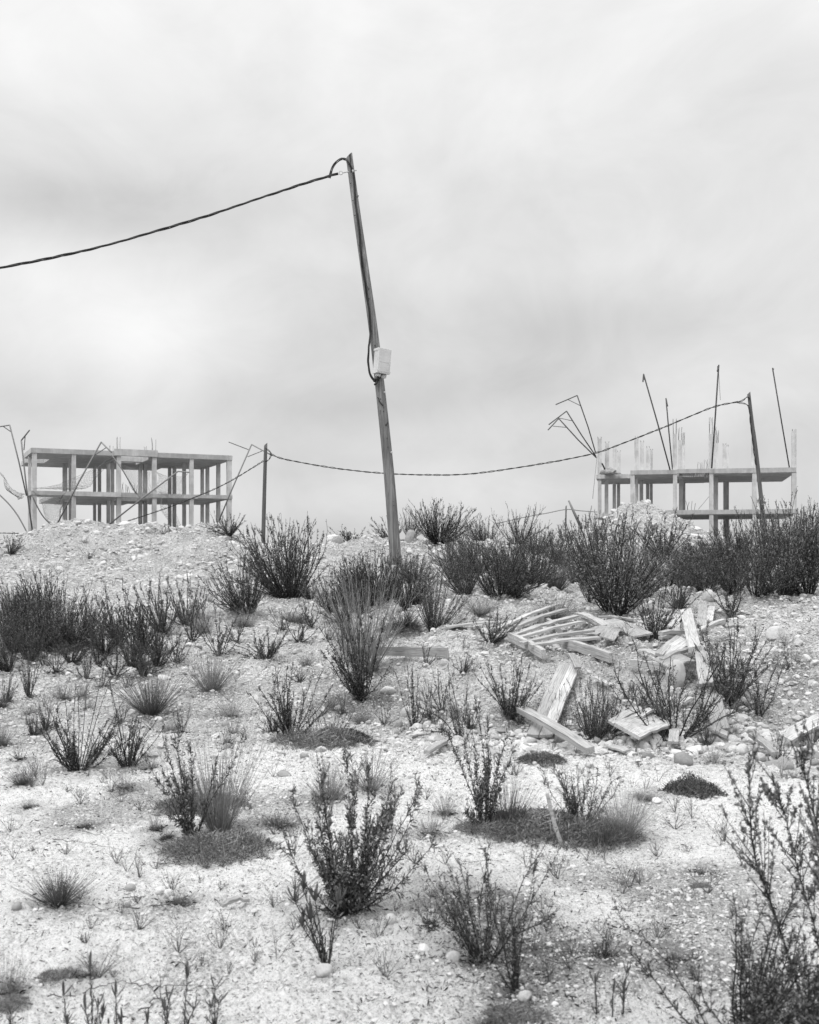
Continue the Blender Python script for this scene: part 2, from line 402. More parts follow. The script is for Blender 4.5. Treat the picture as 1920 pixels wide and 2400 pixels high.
for zx, w, d in [(220, 30, .02), (468, 29, .02), (753, 30, .02), (978, 30, .02), (1213, 28, .02), (1452, 32, .02), (190, 24, 2.2), (413, 34, 8), (446, 24, 4), (600, 22, 9.6), (631, 24, 9.6), (687, 26, 5.2), (713, 25, 3.4),
                 (890, 28, 5.8), (921, 28, 5.8), (1075, 24, 8), (1105, 26, 7), (1167, 26, 3.6), (1281, 24, 8), (1314, 26, 6), (1383, 28, 3)]:
    s = fr.s_of(zx, d); Y = fr.Y(s, d); ww = w * fr.k / F * Y / (1.25 if d > .5 else 1.12)
    for z0, z1 in ((.9, LOW - .3), (LOW, MID - .30), (MID, TOP - .36)):
        if z0 > 1 or zx < 500:
            j = 0 if z0 == MID or zx != 468 else 0
            part_boxes('column', [(s - ww / 2, s + ww / 2, d + .03, d + ww + .03, z0 - (.02 if z0 > 1 else 0), z1 + .02)], bl)
for zx, zt, d in [(752, 165, .3), (975, 175, .3), (707, 222, 3.4), (923, 228, 5)]:
    s = fr.s_of(zx, d); rebars(fr, s, d + .15, TOP, fr.z_of(zt, fr.Y(s, d)), 3, .1)
for zx in (775, 800, 812, 858, 920):
    s = fr.s_of(zx, 5.8); rebars(fr, s, 5.8, MID, MID + .9 + .3 * rnd.random(), 2, .05, .05)

# right building
a = -math.atan2(2.5, 12.3)
br = empty('concrete_building_frame', (17.1, 92.5, 0), a)
tag(br, 'unfinished concrete building frame at right with bare column stubs standing on its upper deck', 'building')
fr2 = Frame(17.1, 92.5, a, 1260, 840, .38261, br)
RT, RM, RL = CZ + 7.68, CZ + 4.57, CZ + 2.45
part_boxes('roof_slab', [(0, 3.55, 0, 10.5, RT - .33, RT), (5.95, 12.3, 0, 10, RT - .33, RT + .03), (3.55, 5.95, 3.2, 10.3, RT - .33, RT - .01), (-2.77, 0, 3.3, 10, RT - .35, RT - .02)], br)
part_boxes('edge_beam', [(3.55, 5.95, .0, .4, RT - .28, RT + .04), (3.7, 4.9, .5, 1.0, RT - .42, RT - .2), (3.7, 3.95, .5, 3.2, RT - .5, RT - .1), (5.7, 5.92, .5, 3.2, RT - .5, RT - .1)], br)
part_boxes('floor_slab', [(2.6, 12.4, 0, 10, RM - .34, RM), (-2.77, -.9, 3.3, 9, RM - .38, RM - .06)], br)
part_boxes('ground_slab', [(-2.7, 12.4, .6, 10, RL - .3, RL)], br)
for k in range(7):
    part_boxes('joist', [(3.98 + .17 * k, 4.04 + .17 * k, .42, 3.1, RT - .36, RT - .20)], br)
    part_boxes('joist', [(5.0 + .13 * k, 5.06 + .13 * k, .42, 3.1, RT - .30, RT - .14)], br)
for zx, w, d in [(582, 30, .02), (843, 28, .02), (1065, 28, .02), (1330, 30, .02), (1573, 32, .02), (608, 22, 3), (636, 26, 6), (675, 24, 9.5), (697, 20, 9.5), (422, 25, 4.4), (470, 23, 7.6), (496, 22, 9.2),
                 (380, 24, 3.4), (878, 26, 3.6), (898, 18, 7), (1093, 30, 2.4), (1148, 20, 8), (1163, 22, 8.4)]:
    s = fr2.s_of(zx, d); Y = fr2.Y(s, d); ww = w * fr2.k / F * Y / 1.14
    for z0, z1 in ((.9, RL - .3), (RL, RM - .34), (RM, RT - .33)):
        part_boxes('column', [(s - ww / 2, s + ww / 2, d + .03, d + ww + .03, z0 - .02, z1 + .02)], br)
for zx, w, zt, zr, d in [(380, 24, 492, 478, 3.4), (425, 24, 515, 507, 4.4), (472, 22, 555, 550, 7.6), (498, 20, 572, 562, 9.2), (606, 25, 492, 474, .3), (640, 22, 513, 500, 3), (677, 22, 548, 535, 6), (699, 15, 560, 552, 7), (841, 24, 462, 363, .3),
                         (874, 24, 500, 420, 3.6), (897, 14, 530, 445, 6), (1063, 24, 462, 350, .3), (1086, 12, 470, 410, 2.2), (1102, 12, 518, 435, 4), (1147, 22, 528, 518, 6), (1165, 12, 540, 525, 8), (1326, 26, 462, 450, .3), (1573, 27, 445, 430, .3)]:
    s = fr2.s_of(zx, d); Y = fr2.Y(s, d); ww = w * fr2.k / F * Y; z1 = fr2.z_of(zt, Y)
    part_boxes('column_stub', [(s - ww / 2, s + ww / 2, d + .05, d + ww + .05, RT, z1)], br, 'concrete_new')
    rebars(fr2, s, d + .2, z1 - .05, fr2.z_of(zr, Y), 4, ww * .36, .03)
for zx in (983, 1000, 1010, 1022, 1035, 1045):
    s = fr2.s_of(zx, .6); rebars(fr2, s, .3, RT + .02, RT + .5 + .5 * rnd.random(), 1, .03, .06)
for zx in (918, 925, 945, 962):
    s = fr2.s_of(zx, 4); rebars(fr2, s, 4, RM - .02, RM + .8 + .3 * rnd.random(), 1, .03, .06)

# safety-net posts (bent steel tubes) leaning on the frames
def zpt(p, D, z):
    ox, oy, k = ((0, 960, .37101) if z == 'a' else (1260, 840, .38261)); return W(ox + k * p[0], oy + k * p[1], D)
def net_post(z, D, main, arm, brace, m, r, label, base_cat='post'):
    p0 = zpt(main[0], D, z); root = empty('safety_net_post', p0); inv = -p0
    link('upright', tube_mesh('upright', [zpt(p, D - .6 * i, z) + inv for i, p in enumerate(main)], r, m, 6), root)
    if arm: link('arm', tube_mesh('arm', [zpt(p, D - .6 - 1.2 * i, z) + inv for i, p in enumerate(arm)], r * .95, m, 6), root)
    if brace: link('brace', tube_mesh('brace', [zpt(brace[0], D - .5, z) + inv, zpt(brace[1], D - 1.1, z) + inv], r * .6, m, 6), root)
    tag(root, label, base_cat, 'net posts on the left building' if z == 'a' else 'net posts on the right building')
net_post('a', 85, [(350, 745), (500, 455), (640, 205)], [(640, 205), (705, 270)], [(592, 292), (672, 240)], 'steel_pale', .055, 'bent steel net post crossing the second bay of the left building, peaked over its roof')
net_post('a', 85.5, [(690, 725), (900, 560), (1125, 390)], [(1125, 390), (1195, 396)], None, 'steel_pale', .055, 'steel net post leaning far right across the middle bays of the left building')
net_post('a', 85, [(205, 765), (165, 470), (135, 195)], [(135, 195), (187, 130)], [(152, 255), (160, 165)], 'steel_pale', .055, 'steel net post with upturned arm beside the left corner column of the left building')
net_post('a', 84, [(168, 545), (120, 330), (62, 98)], [(62, 98), (-30, 112)], [(70, 140), (20, 106)], 'steel_pale', .05, 'steel net post leaning left out of the frame, its arm reaching the photo edge')
net_post('a', 88, [(1385, 700), (1450, 540), (1590, 220)], [(1590, 220), (1720, 290)], [(1565, 298), (1655, 262)], 'steel_pale', .05, 'steel net post at the right end of the left building leaning toward the small pole')
net_post('a', 87, [(862, 532), (780, 390), (705, 285)], None, None, 'steel_pale', .04, 'thin steel net post sloping down right from the peaked one into the upper storey')
net_post('a', 89, [(1570, 253), (1445, 205)], None, None, 'steel_dark', .03, 'short thin rod in the air left of the rightmost net post of the left building')
link_c = tube_mesh('bent_rod', smooth_line([zpt(p, 84, 'a') for p in [(-40, 500), (0, 540), (60, 600), (110, 665), (150, 735), (172, 778)]], 5), .05, 'steel_pale', 6)
tag(link('bent_rod', link_c), 'curved steel rod arching down to the left corner of the left building', 'rod')
net_post('b', 91, [(360, 608), (250, 500), (130, 368)], [(130, 368), (65, 438)], [(95, 415), (182, 423)], 'steel_dark', .045, 'lowest of the three dark bent net posts fanning left from the right building')
net_post('b', 91.5, [(358, 600), (270, 470), (178, 323)], [(178, 323), (70, 405)], [(132, 365), (216, 383)], 'steel_dark', .045, 'middle one of the three dark bent net posts fanning left from the right building')
net_post('b', 92, [(355, 575), (310, 420), (243, 227)], [(243, 227), (112, 283)], [(188, 253), (268, 292)], 'steel_dark', .045, 'tallest of the three dark bent net posts fanning left from the right building')
net_post('b', 91.5, [(812, 684), (735, 395), (650, 97)], [(650, 97), (646, 142)], [(655, 130), (648, 108)], 'steel_dark', .055, 'long dark steel post leaning left above the middle of the right building')
net_post('b', 92.5, [(827, 680), (805, 450), (787, 245)], [(787, 245), (797, 292)], None, 'steel_dark', .05, 'shorter dark steel post leaning left beside the long leaning one')
net_post('b', 91, [(1067, 673), (1088, 370), (1110, 42)], [(1110, 42), (1102, 78)], [(1106, 90), (1103, 50)], 'steel_dark', .06, 'tallest dark steel post on the right building, leaning slightly right')
net_post('b', 91, [(1544, 677), (1490, 360), (1440, 60)], [(1440, 60), (1446, 66)], None, 'steel_dark', .05, 'dark steel post leaning left near the right end of the right building')
net_post('b', 92, [(412, 678), (396, 645)], None, None, 'steel_dark', .07, 'short dark stub of a post on the left wing of the right building')

def rag_heap():
    V = []; ico = 40
    import bmesh
    bm = bmesh.new(); bmesh.ops.create_icosphere(bm, subdivisions=3, radius=1)
    for v in bm.verts:
        n = float(vn(v.co.x * 3 + 5, v.co.y * 3 + v.co.z * 2, 3)); v.co *= .7 + .6 * n; v.co.x *= .95; v.co.z = max(v.co.z, -.05) * .8; v.co.y *= .6; v.co.x *= .8; v.co.z *= .6
    me = bpy.data.meshes.new('tarp'); bm.to_mesh(me); bm.free(); me.materials.append(MT['stone_grey'])
    p = zpt((448, 712), 95.5, 'b'); o = link('rubble_sack', me, None, (p.x, p.y, RT - .02))
    tag(o, 'crumpled sack lying on the left wing deck of the right building', 'sack')
rag_heap()

# nets
def net(z, D, c00, c10, c11, c01, nu, nv, sag, label, seed=0):
    """corner quad in zoom pixels, diamond mesh sagging between"""
    rr = random.Random(seed); P = {}
    cs = [zpt(c, D + dd, z) for c, dd in zip((c00, c10, c11, c01), (0, .3, .8, .2))]
    for i in range(nu + 1):
        for j in range(nv + 1):
            u, v = i / nu, j / nv
            p = (cs[0] * (1 - u) + cs[1] * u) * (1 - v) + (cs[3] * (1 - u) + cs[2] * u) * v
            s_ = 4 * u * (1 - u) * sag * (1 - .3 * v)
            p = p + Vector((rr.uniform(-.03, .03) + .12 * math.sin(7 * v + 3 * u), .3 * math.sin(u * 9 + v * 4), -s_ + rr.uniform(-.03, .03)))
            P[i, j] = p
    segs = []
    for i in range(nu):
        for j in range(nv):
            if (i + j) % 2 == 0: segs.append((P[i, j], P[i + 1, j + 1]))
            else: segs.append((P[i + 1, j], P[i, j + 1]))
    for i in range(nu): segs += [(P[i, 0], P[i + 1, 0]), (P[i, nv], P[i + 1, nv])]
    o = cs[0]
    A = np.array([[tuple(a - o), tuple(b - o)] for a, b in segs]); V, f = tubes(A, np.full((len(A), 2), .0075), 3, False)
    tag(link('safety_net', mesh_np('safety_net', V, f, 'net_cord'), None, o), label, 'net', 'torn safety nets on the left building')
net('a', 86, (205, 515), (415, 520), (400, 600), (330, 740), 26, 30, .5, 'torn safety net hanging in the ground-floor left bay of the left building', 1)
net('a', 86, (205, 498), (700, 290), (640, 400), (470, 505), 44, 12, .5, 'safety net stretched from the left corner up to the peaked post', 2)
net('a', 88, (735, 335), (960, 380), (960, 600), (880, 560), 28, 26, .2, 'torn safety net in the upper middle bay of the left building', 3)
net('a', 88, (985, 390), (1190, 395), (1160, 560), (1000, 520), 26, 24, .4, 'ragged net in the upper bay right of the middle of the left building', 4)
net('a', 88, (975, 510), (1060, 520), (1150, 760), (1050, 690), 14, 30, .1, 'net bunched and trailing to the mound in the lower right bays', 5)
net('a', 84, (-20, 380), (165, 530), (140, 560), (60, 500), 22, 16, .5, 'loose net sagging left of the left building by the photo edge', 6)
tag(link('hanging_rope', tube_mesh('hanging_rope', smooth_line([zpt(p, 86, 'a') for p in [(205, 545), (235, 610), (270, 670), (310, 715), (345, 748)]], 4), .05, 'net_cord', 5)), 'thick twisted net rope trailing from the left corner down to the mound top', 'rope')
for p, l in [([(365, 600), (348, 760), (338, 860)], 'thin loose cord hanging from the left corner of the right building'), ([(1052, 845), (985, 925)], 'slack cord slanting beside the third front column of the right building'), ([(1110, 80), (1120, 255)], 'loose cord hanging beside the tallest steel post')]:
    tag(link('loose_cord', tube_mesh('loose_cord', [zpt(q, 91, 'b') for q in p], .015, 'net_cord', 4)), l, 'cord')

# ------------------------------------------------------------------ utility poles and cables
def pole(pts, r0, r1, label, nseg=26, chamfer=.1):
    P = smooth_line(pts, 6); base = Vector(P[0]); K = len(P)
    root = empty('utility_pole', base)
    rr = np.linspace(r0, r1, K); Vn = 20
    L_ = P - P[0]
    V, f = tubes(L_[None], rr[None], Vn)
    V[-Vn:, 2] += (V[-Vn:, 0] - V[-Vn:, 0].mean()) * .9 - chamfer * .3
    V[-Vn * 2:-Vn] += 0
    me = mesh_np('shaft', V, f, 'pole_wood' if r0 > .12 else 'pole_wood_dark', True)
    o = link('shaft', me, root); tag(root, label, 'utility pole', 'wooden utility poles'); return root, P
D0 = 24.0
ppts = [(930.5, 1372), (927, 1310), (924, 1265), (912, 1112), (896.5, 958), (876, 780), (853.5, 620), (835, 490), (818, 362)]
big, BP = pole([W(x, y, D0) for x, y in ppts], .131, .066, 'tall leaning wooden utility pole in the middle with a white box and cable')
def pole_at(py):
    xs = [p[1] for p in ppts][::-1]; return float(np.interp(py, xs, [p[0] for p in ppts][::-1]))
bo = Vector(BP[0])
def child_tube(name, px, r, m, D=None, n=6, root=big):
    return link(name, tube_mesh(name, [W(x, y, d) - bo for x, y, d in px], r, m, n), root)
# eye bolt through the top
child_tube('eye_bolt', [(804, 405, D0 - .05), (836, 399, D0 - .02)], .012, 'zinc')
child_tube('nut', [(825.5, 401.6, D0 - .10), (829.5, 400.8, D0 - .10)], .03, 'zinc')
th = np.linspace(0, 2 * math.pi, 15)
child_tube('eye_ring', [(799 + 4.2 * math.cos(t), 405.5 + 4.2 * math.sin(t), D0) for t in th], .008, 'zinc')
child_tube('step_nail', [(836, 461, D0 - .10), (839, 462, D0 - .12), (840, 458, D0 - .12)], .012, 'steel_dark')
for (x, y) in [(900, 919), (916, 1060)]:
    child_tube('nail', [(x + 1, y, D0 - .09), (x + 2.5, y + .5, D0 - .11)], .02, 'box_plastic')
for (x, y) in [(821, 430), (827, 470), (848, 640), (832, 505), (879, 810), (899, 964), (907, 1027), (909, 1048), (911, 1100), (921, 1175), (925, 1185), (924, 1222), (892, 935), (865, 700), (842, 575)]:
    xc = pole_at(y); x = max(min(x, xc + 5), xc - 5); dd = D0 - .105
    child_tube('drill_hole', [(x, y - .8, dd + .01), (x, y + .8, dd + .01)], .012, 'cable')
child_tube('carved_crack', [(885, 931, D0 - .118), (888, 935, D0 - .118), (889, 941, D0 - .118), (894, 946, D0 - .118), (898, 951, D0 - .118)], .012, 'cable')

def strands(path, n, rad, r, pitch):
    """twisted strands round a path"""
    P = np.array(path); seg = np.linalg.norm(np.diff(P, axis=0), axis=1); s = np.concatenate([[0], np.cumsum(seg)])
    m = max(int(s[-1] / min(pitch / 9, .04 if pitch > 1.5 else .12)), 8); t = np.linspace(0, s[-1], m); Q_ = np.stack([np.interp(t, s, P[:, i]) for i in range(3)], 1)
    T = norm(np.gradient(Q_, axis=0)); A = norm(np.cross(T, [0, .1, 1.])); B = np.cross(T, A); res = []
    wob = .35 * np.sin(t * 1.7) + .3 * np.sin(t * .63 + 1)
    for k in range(n):
        a_ = t / pitch * 2 * math.pi + k * 2 * math.pi / n + wob
        rd = rad * (1 + .35 * np.sin(t * 2.3 + k))
        res.append(Q_ + (A * np.cos(a_)[:, None] + B * np.sin(a_)[:, None]) * rd[:, None])
    return res
def cable(name, pts, n, rad, r, pitch, label, m='cable', k=8, tubes_n=5):
    P = smooth_line(pts, k); root = empty(name, Vector(P[0]))
    for q in strands(P, n, rad, r, pitch):
        q = q - P[0]; V, f = tubes(q[None], np.full((1, len(q)), r), tubes_n); link('strand', mesh_np('strand', V, f, m, True), root)
    tag(root, label, 'cable'); return root
k_ = 1.1130
cp = [(-260, 606), (-120, 585), (0, 564), (100, 545), (230, 515), (345, 482), (460, 447), (560, 413), (640, 387), (690, 372), (712, 366)]
cable('overhead_cable', [W(x * k_, y * k_, 20.5 + (D0 - 20.5) * (x + 260) / 972) for x, y in cp], 3, .014, .0125, 1.15, 'thick twisted black cable rising from the left photo edge to the tall pole top')
lp = [(772, 417), (776, 404), (781, 390), (787, 381), (794, 375), (802, 372), (811, 374), (817, 381), (822, 390), (828, 403), (831, 425), (832, 460), (834, 480), (838, 510), (843, 548), (845, 585), (850, 625), (856, 665), (863, 710), (867, 745), (868.5, 780)]
def front(y): return D0 - .085 - .06 * np.clip((y - 380) / 900, 0, 1)
cable('pole_cable', [W(x, y, D0 if y < 376 or x < 811 else front(y)) for x, y in lp] + [W(x, y, D0 - .15) for x, y in [(865, 810), (863.5, 845), (866, 870), (872, 885), (880, 893), (885, 892), (890, 884), (892, 877)]], 3, .014, .0115, 1.7,
      'black cable looping over the pole top and running down the pole into the white box', k=10)
# tie at the bottom of the loop
tag(link('cable_tie', tube_mesh('cable_tie', smooth_line([W(876, 894, D0 - .14), W(881, 889, D0 - .17), W(884, 893, D0 - .16), W(881, 900, D0 - .17), (W(878, 901, D0 - .15))], 5), .022, 'cable', 6)), 'black tie gathering the cable below the white box', 'cable tie')

# white service box
bc = W(895, 848, D0 - .22); box = empty('service_box', bc, rot=(0, R(5.0), R(32)))
w2, h2, d2 = .135, .24, .09
def rbox(name, b, m, parent, bev=.008):
    import bmesh
    bm = bmesh.new(); V, f = boxes([b]); vs = [bm.verts.new(v) for v in V]
    for q in f[0]: bm.faces.new([vs[i] for i in q])
    bmesh.ops.bevel(bm, geom=bm.edges[:], offset=bev, segments=2, affect='EDGES', profile=.6)
    me = bpy.data.meshes.new(name); bm.to_mesh(me); bm.free(); me.materials.append(MT[m]); return link(name, me, parent)
rbox('body', (-w2, w2, -d2 + .03, d2, -h2, h2), 'box_plastic', box)
rbox('lid', (-w2 - .008, w2 + .008, -d2 - .02, -d2 + .027, -h2 - .01, h2 + .01), 'box_plastic', box, .012)
rbox('lower_panel', (-w2 + .02, w2 - .02, -d2 - .024, -d2 - .019, -h2 + .02, -.045), 'box_plastic', box, .002)
rbox('upper_panel', (-w2 + .02, w2 - .02, -d2 - .024, -d2 - .019, -.03, h2 - .03), 'box_plastic', box, .002)
rbox('printed_mark', (.06, .11, -d2 - .0265, -d2 - .0245, -.17, -.1), 'print_grey', box, .0005)
for sx in (-1, 1): rbox('screw', (sx * .14 - .012, sx * .14 + .012, -d2 - .03, -d2 - .018, -h2 + .02, -h2 + .044), 'print_grey', box, .003)
rbox('top_rim', (-w2 - .012, -w2 + .004, -d2, d2 + .01, h2 - .035, h2 + .012), 'box_plastic', box, .003)
rbox('bottom_rim', (-w2 - .012, -w2 + .004, -d2, d2 + .01, -h2 - .012, -h2 + .02), 'box_plastic', box, .003)
link('gland', tube_mesh('gland', [(-.05, .02, -h2 - .01), (-.05, .02, -h2 - .06)], [.065, .05], 'box_plastic', 14), box)
link('gland', tube_mesh('gland', [(.08, .02, -h2 - .01), (.08, .02, -h2 - .07)], [.06, .05], 'box_plastic', 14), box)
link('cable_end', tube_mesh('cable_end', [(-.05, .02, -h2 - .055), (-.06, .02, -h2 - .13)], .022, 'cable', 8), box)
tag(box, 'white plastic electrical box fixed to the leaning pole', 'electrical box')

# far poles
pole([W(x, y, 60) for x, y in [(616, 1320), (617, 1270), (620, 1150), (623, 1040)]], .115, .085, 'thin upright wooden pole on the skyline right of the left building')
pole([W(x, y, 54) for x, y in [(1796, 1300), (1790, 1225), (1773, 1065), (1763, 990), (1755, 920)]], .105, .07, 'leaning wooden pole in front of the right building')
pole([W(x, y, 140) for x, y in [(1325, 1330), (1326, 1250), (1327, 1185)]], .10, .08, 'tiny distant pole on the skyline left of the right building')
pole([W(x, y, 140) for x, y in [(1885, 1330), (1884, 1250), (1884, 1186)]], .10, .08, 'tiny distant pole beyond the right end of the right building')
far_c = [(568, 955), (600, 967), (700, 985), (800, 996), (900, 1000), (1000, 997), (1150, 975), (1250, 955), (1300, 938), (1400, 899), (1500, 858), (1555, 846)]
cable('overhead_cable', [W(x * k_, y * k_, 60 - 6 * (x - 568) / 987) for x, y in far_c], 2, .022, .017, .9, 'long sagging black cable from the small left pole behind the tall one to the right', tubes_n=4)
cable('overhead_cable', [W(*p, d) for *p, d in [(618, 1080, 60), (560, 1116, 62), (512, 1142, 64), (455, 1166, 66), (401, 1187, 68), (334, 1210, 70), (271, 1229, 72), (200, 1245, 74), (107, 1251, 80), (40, 1250, 82), (-60, 1248, 84)]], 2, .022, .017, .9, 'black cable dropping from the small pole across the left building to its mound', tubes_n=4)
cable('drop_cable', [W(*p, 53.9) for p in [(1731, 942), (1742, 938), (1752, 930), (1757, 936)]], 2, .02, .015, .9, 'short looped cable tying the long cable to the right pole', tubes_n=4)
cable('drop_cable', [W(*p, 53.8) for p in [(1728, 944), (1745, 946), (1755, 953), (1758, 975), (1760, 1000), (1765, 1040), (1772, 1090)]], 2, .02, .015, .9, 'black cable running down the face of the right pole', tubes_n=4)
cable('drop_cable', [W(*p, 59.8) for p in [(622, 1050), (630, 1056), (636, 1064), (630, 1078), (621, 1082)]], 2, .02, .015, .9, 'looped cable end at the top of the small pole', tubes_n=4)
cable('overhead_cable', [W(*p, 139) for p in [(1160, 1228), (1230, 1212), (1280, 1203), (1327, 1194), (1360, 1197), (1400, 1200)]], 1, .0, .05, 5, 'faint distant wire slung from the tiny pole left of the right building', tubes_n=4, m='steel_pale')
tag(link('leaning_tube', tube_mesh('leaning_tube', [W(1333, 1173, 95), W(1345, 1200, 95), W(1364, 1240, 95)], [.07, .1, .13], 'steel_pale', 8)), 'pale tube leaning left on the skyline beside the right building', 'tube')
tag(link('thin_mast', tube_mesh('thin_mast', [W(1387, 1185, 100), W(1383, 1205, 100), W(1378, 1240, 100)], .035, 'steel_pale', 6)), 'thin pale mast on the skyline just left of the right building', 'mast')

#VEG
# ------------------------------------------------------------------ vegetation builders
def stems_np(rs, Nn, K, az, tilt, length, curve, jit, base_r, wob=0):
    d = np.stack([np.sin(tilt) * np.cos(az), np.sin(tilt) * np.sin(az), np.cos(tilt)], 1)
    p = np.stack([np.cos(az) * base_r, np.sin(az) * base_r, np.full(Nn, -.015)], 1)
    P = [p]
    for i in range(K - 1):
        d = norm(d + np.array([0, 0, 1.]) * (np.asarray(curve) * np.ones(Nn) / K)[:, None] + rs.normal(0, jit, (Nn, 3)))
        p = p + d * (length / (K - 1))[:, None]; P.append(p)
    return np.stack(P, 1)
def sample(P, idx, t):
    K = P.shape[1]; f = t * (K - 1); i = np.clip(f.astype(int), 0, K - 2); w = (f - i)[:, None]
    a = P[idx, i]; b = P[idx, i + 1]; return a * (1 - w) + b * w, norm(b - a)
def branches(rs, P, nbr, lo, hi, L0, L1, K=5, out=.8, curve=.5, jit=.07, taper=.5):
    Nn = P.shape[0]; n = Nn * nbr; idx = np.repeat(np.arange(Nn), nbr); t = rs.uniform(lo, hi, n)
    p, tg = sample(P, idx, t); r_ = norm(rs.normal(0, 1, (n, 3)))
    perp = norm(np.cross(tg, r_)); d = norm(tg + perp * out * rs.uniform(.6, 1.2, (n, 1)))
    ln = rs.uniform(L0, L1, n) * (1 - taper * t); Q_ = [p]
    for i in range(K - 1):
        d = norm(d + np.array([0, 0, 1.]) * curve / K + rs.normal(0, jit, (n, 3))); p = p + d * (ln / (K - 1))[:, None]; Q_.append(p)
    return np.stack(Q_, 1)
def leaf_np(rs, p, d, Ls, ws, curl=.3, detail=False):
    n = len(p); s = norm(np.cross(d, norm(rs.normal(0, 1, (n, 3))))); nn = np.cross(s, d)
    Ls = Ls[:, None]; ws = ws[:, None]
    if not detail:
        V = np.stack([p, p + d * Ls * .5 + s * ws * .5 + nn * curl * Ls * .15, p + d * Ls * (1 - curl * .3) + nn * curl * Ls * .7, p + d * Ls * .5 - s * ws * .5 + nn * curl * Ls * .15], 1)
        i = np.arange(n)[:, None] * 4 + np.array([0, 1, 2, 3]); return V.reshape(-1, 3), [i]
    c = curl * rs.uniform(-1, 1.6, (n, 1))
    def at(t): # curled spine
        a = c * t * 2.2; return p + Ls * (d * np.sin(a + 1e-4) / (c * 2.2 + 1e-4) + nn * (1 - np.cos(a)) / (c * 2.2 + 1e-4))
    A, B, T = at(.3), at(.7), at(1.0)
    V = np.stack([p, A + s * ws * .45, B + s * ws * .45, T, B - s * ws * .45, A - s * ws * .45], 1)
    b = np.arange(n)[:, None] * 6
    return V.reshape(-1, 3), [b + np.array([1, 2, 4, 5]), np.concatenate([b + np.array([0, 1, 5]), b + np.array([2, 3, 4])])]
def leaves_on(rs, P, per, lo, hi, L_, w_, spread=.8, curl=.3, detail=False, shrink=.4):
    n = P.shape[0] * per; idx = np.repeat(np.arange(P.shape[0]), per); t = rs.uniform(lo, hi, n)
    p, tg = sample(P, idx, t); perp = norm(np.cross(tg, norm(rs.normal(0, 1, (n, 3)))))
    d = norm(tg * rs.uniform(.3, 1.1, (n, 1)) + perp * spread)
    k = (1 - shrink * t) * rs.uniform(.6, 1.25, n)
    return leaf_np(rs, p, d, L_ * k, w_ * k, curl, detail)
def merge(parts):
    Vs = []; F_ = []; o = 0
    for V, fl in parts:
        Vs.append(V); F_ += [f + o for f in fl]; o += len(V)
    return np.vstack(Vs), F_
def shrub_meshes(seed, nst=40, spread=50, curve=.9, nbr=7, L_=.03, w_=.009, per=10, per_stem=16, heads=0, K=9, r=.0055, lo=.25, detail=False, blen=(.14, .34), base=.03, hr=.014, lenvar=.5, out=.75, curl=.3, lean=0, hmul=1.0, bare=0, lop=.3, lm_='leaf_dark'):
    rs = np.random.RandomState(seed)
    cl = rs.uniform(0, 2 * math.pi, 4); az = cl[rs.choice(4, nst, p=[.4, .28, .2, .12] if lop > .2 else [.25] * 4)] + rs.normal(0, .75, nst); tilt = np.radians(spread) * np.sqrt(rs.uniform(0, 1, nst)) * (1 + lop * np.cos(az - cl[0]))
    ln = (1 - lenvar * rs.uniform(0, 1, nst) ** 1.5) * (1.12 - .1 * np.cos(tilt))
    ln = ln * hmul
    P = stems_np(rs, nst, K, az, tilt, ln, curve * rs.uniform(.2, 1.6, nst), .11, base * np.sqrt(rs.uniform(0, 1, nst)))
    B = branches(rs, P, nbr, lo, .97, blen[0], blen[1], out=out)
    tw = tubes(P, np.linspace(r, r * .35, K)[None] * rs.uniform(.7, 1.3, (nst, 1)), 3, False)
    tb = tubes(B, np.linspace(r * .4, r * .18, B.shape[1])[None] * np.ones((len(B), 1)), 3, False)
    ex = []
    if bare:
        Pb = stems_np(rs, bare, K, rs.uniform(0, 6.28, bare), np.radians(rs.uniform(5, 34, bare)), rs.uniform(.75, 1.08, bare), np.full(bare, .1), .03, np.full(bare, .02))
        Bb = branches(rs, Pb, 5, .55, .98, .03, .10, out=.8); ex = [tubes(Pb, np.linspace(.005, .0018, K)[None] * np.ones((bare, 1)), 3, False), tubes(Bb, np.linspace(.0022, .0012, 5)[None] * np.ones((len(Bb), 1)), 3, False)]
    st = mesh_np('stems', *merge([tw, tb] + ex), 'stem_dark')
    lv = merge([leaves_on(rs, P, per_stem, lo * .8, 1, L_, w_, detail=detail, curl=curl), leaves_on(rs, B, per, .05, 1, L_ * .85, w_ * .85, detail=detail, curl=curl)])
    lm = mesh_np('leaves', *lv, lm_); hm = None
    if heads:
        k = int(len(B) * heads); idx = rs.randint(0, len(B), k); p, tg = sample(B, idx, rs.uniform(.5, 1, k))
        q = 5; p = np.repeat(p, q, 0); d = norm(rs.normal(0, 1, p.shape) + np.array([0, 0, .6]))
        hm = mesh_np('seed_heads', *leaf_np(rs, p, d, np.full(len(p), hr), np.full(len(p), hr * .7), .2), 'seed_head')
    return [('stems', st), ('leaves', lm)] + ([('seed_heads', hm)] if hm else [])
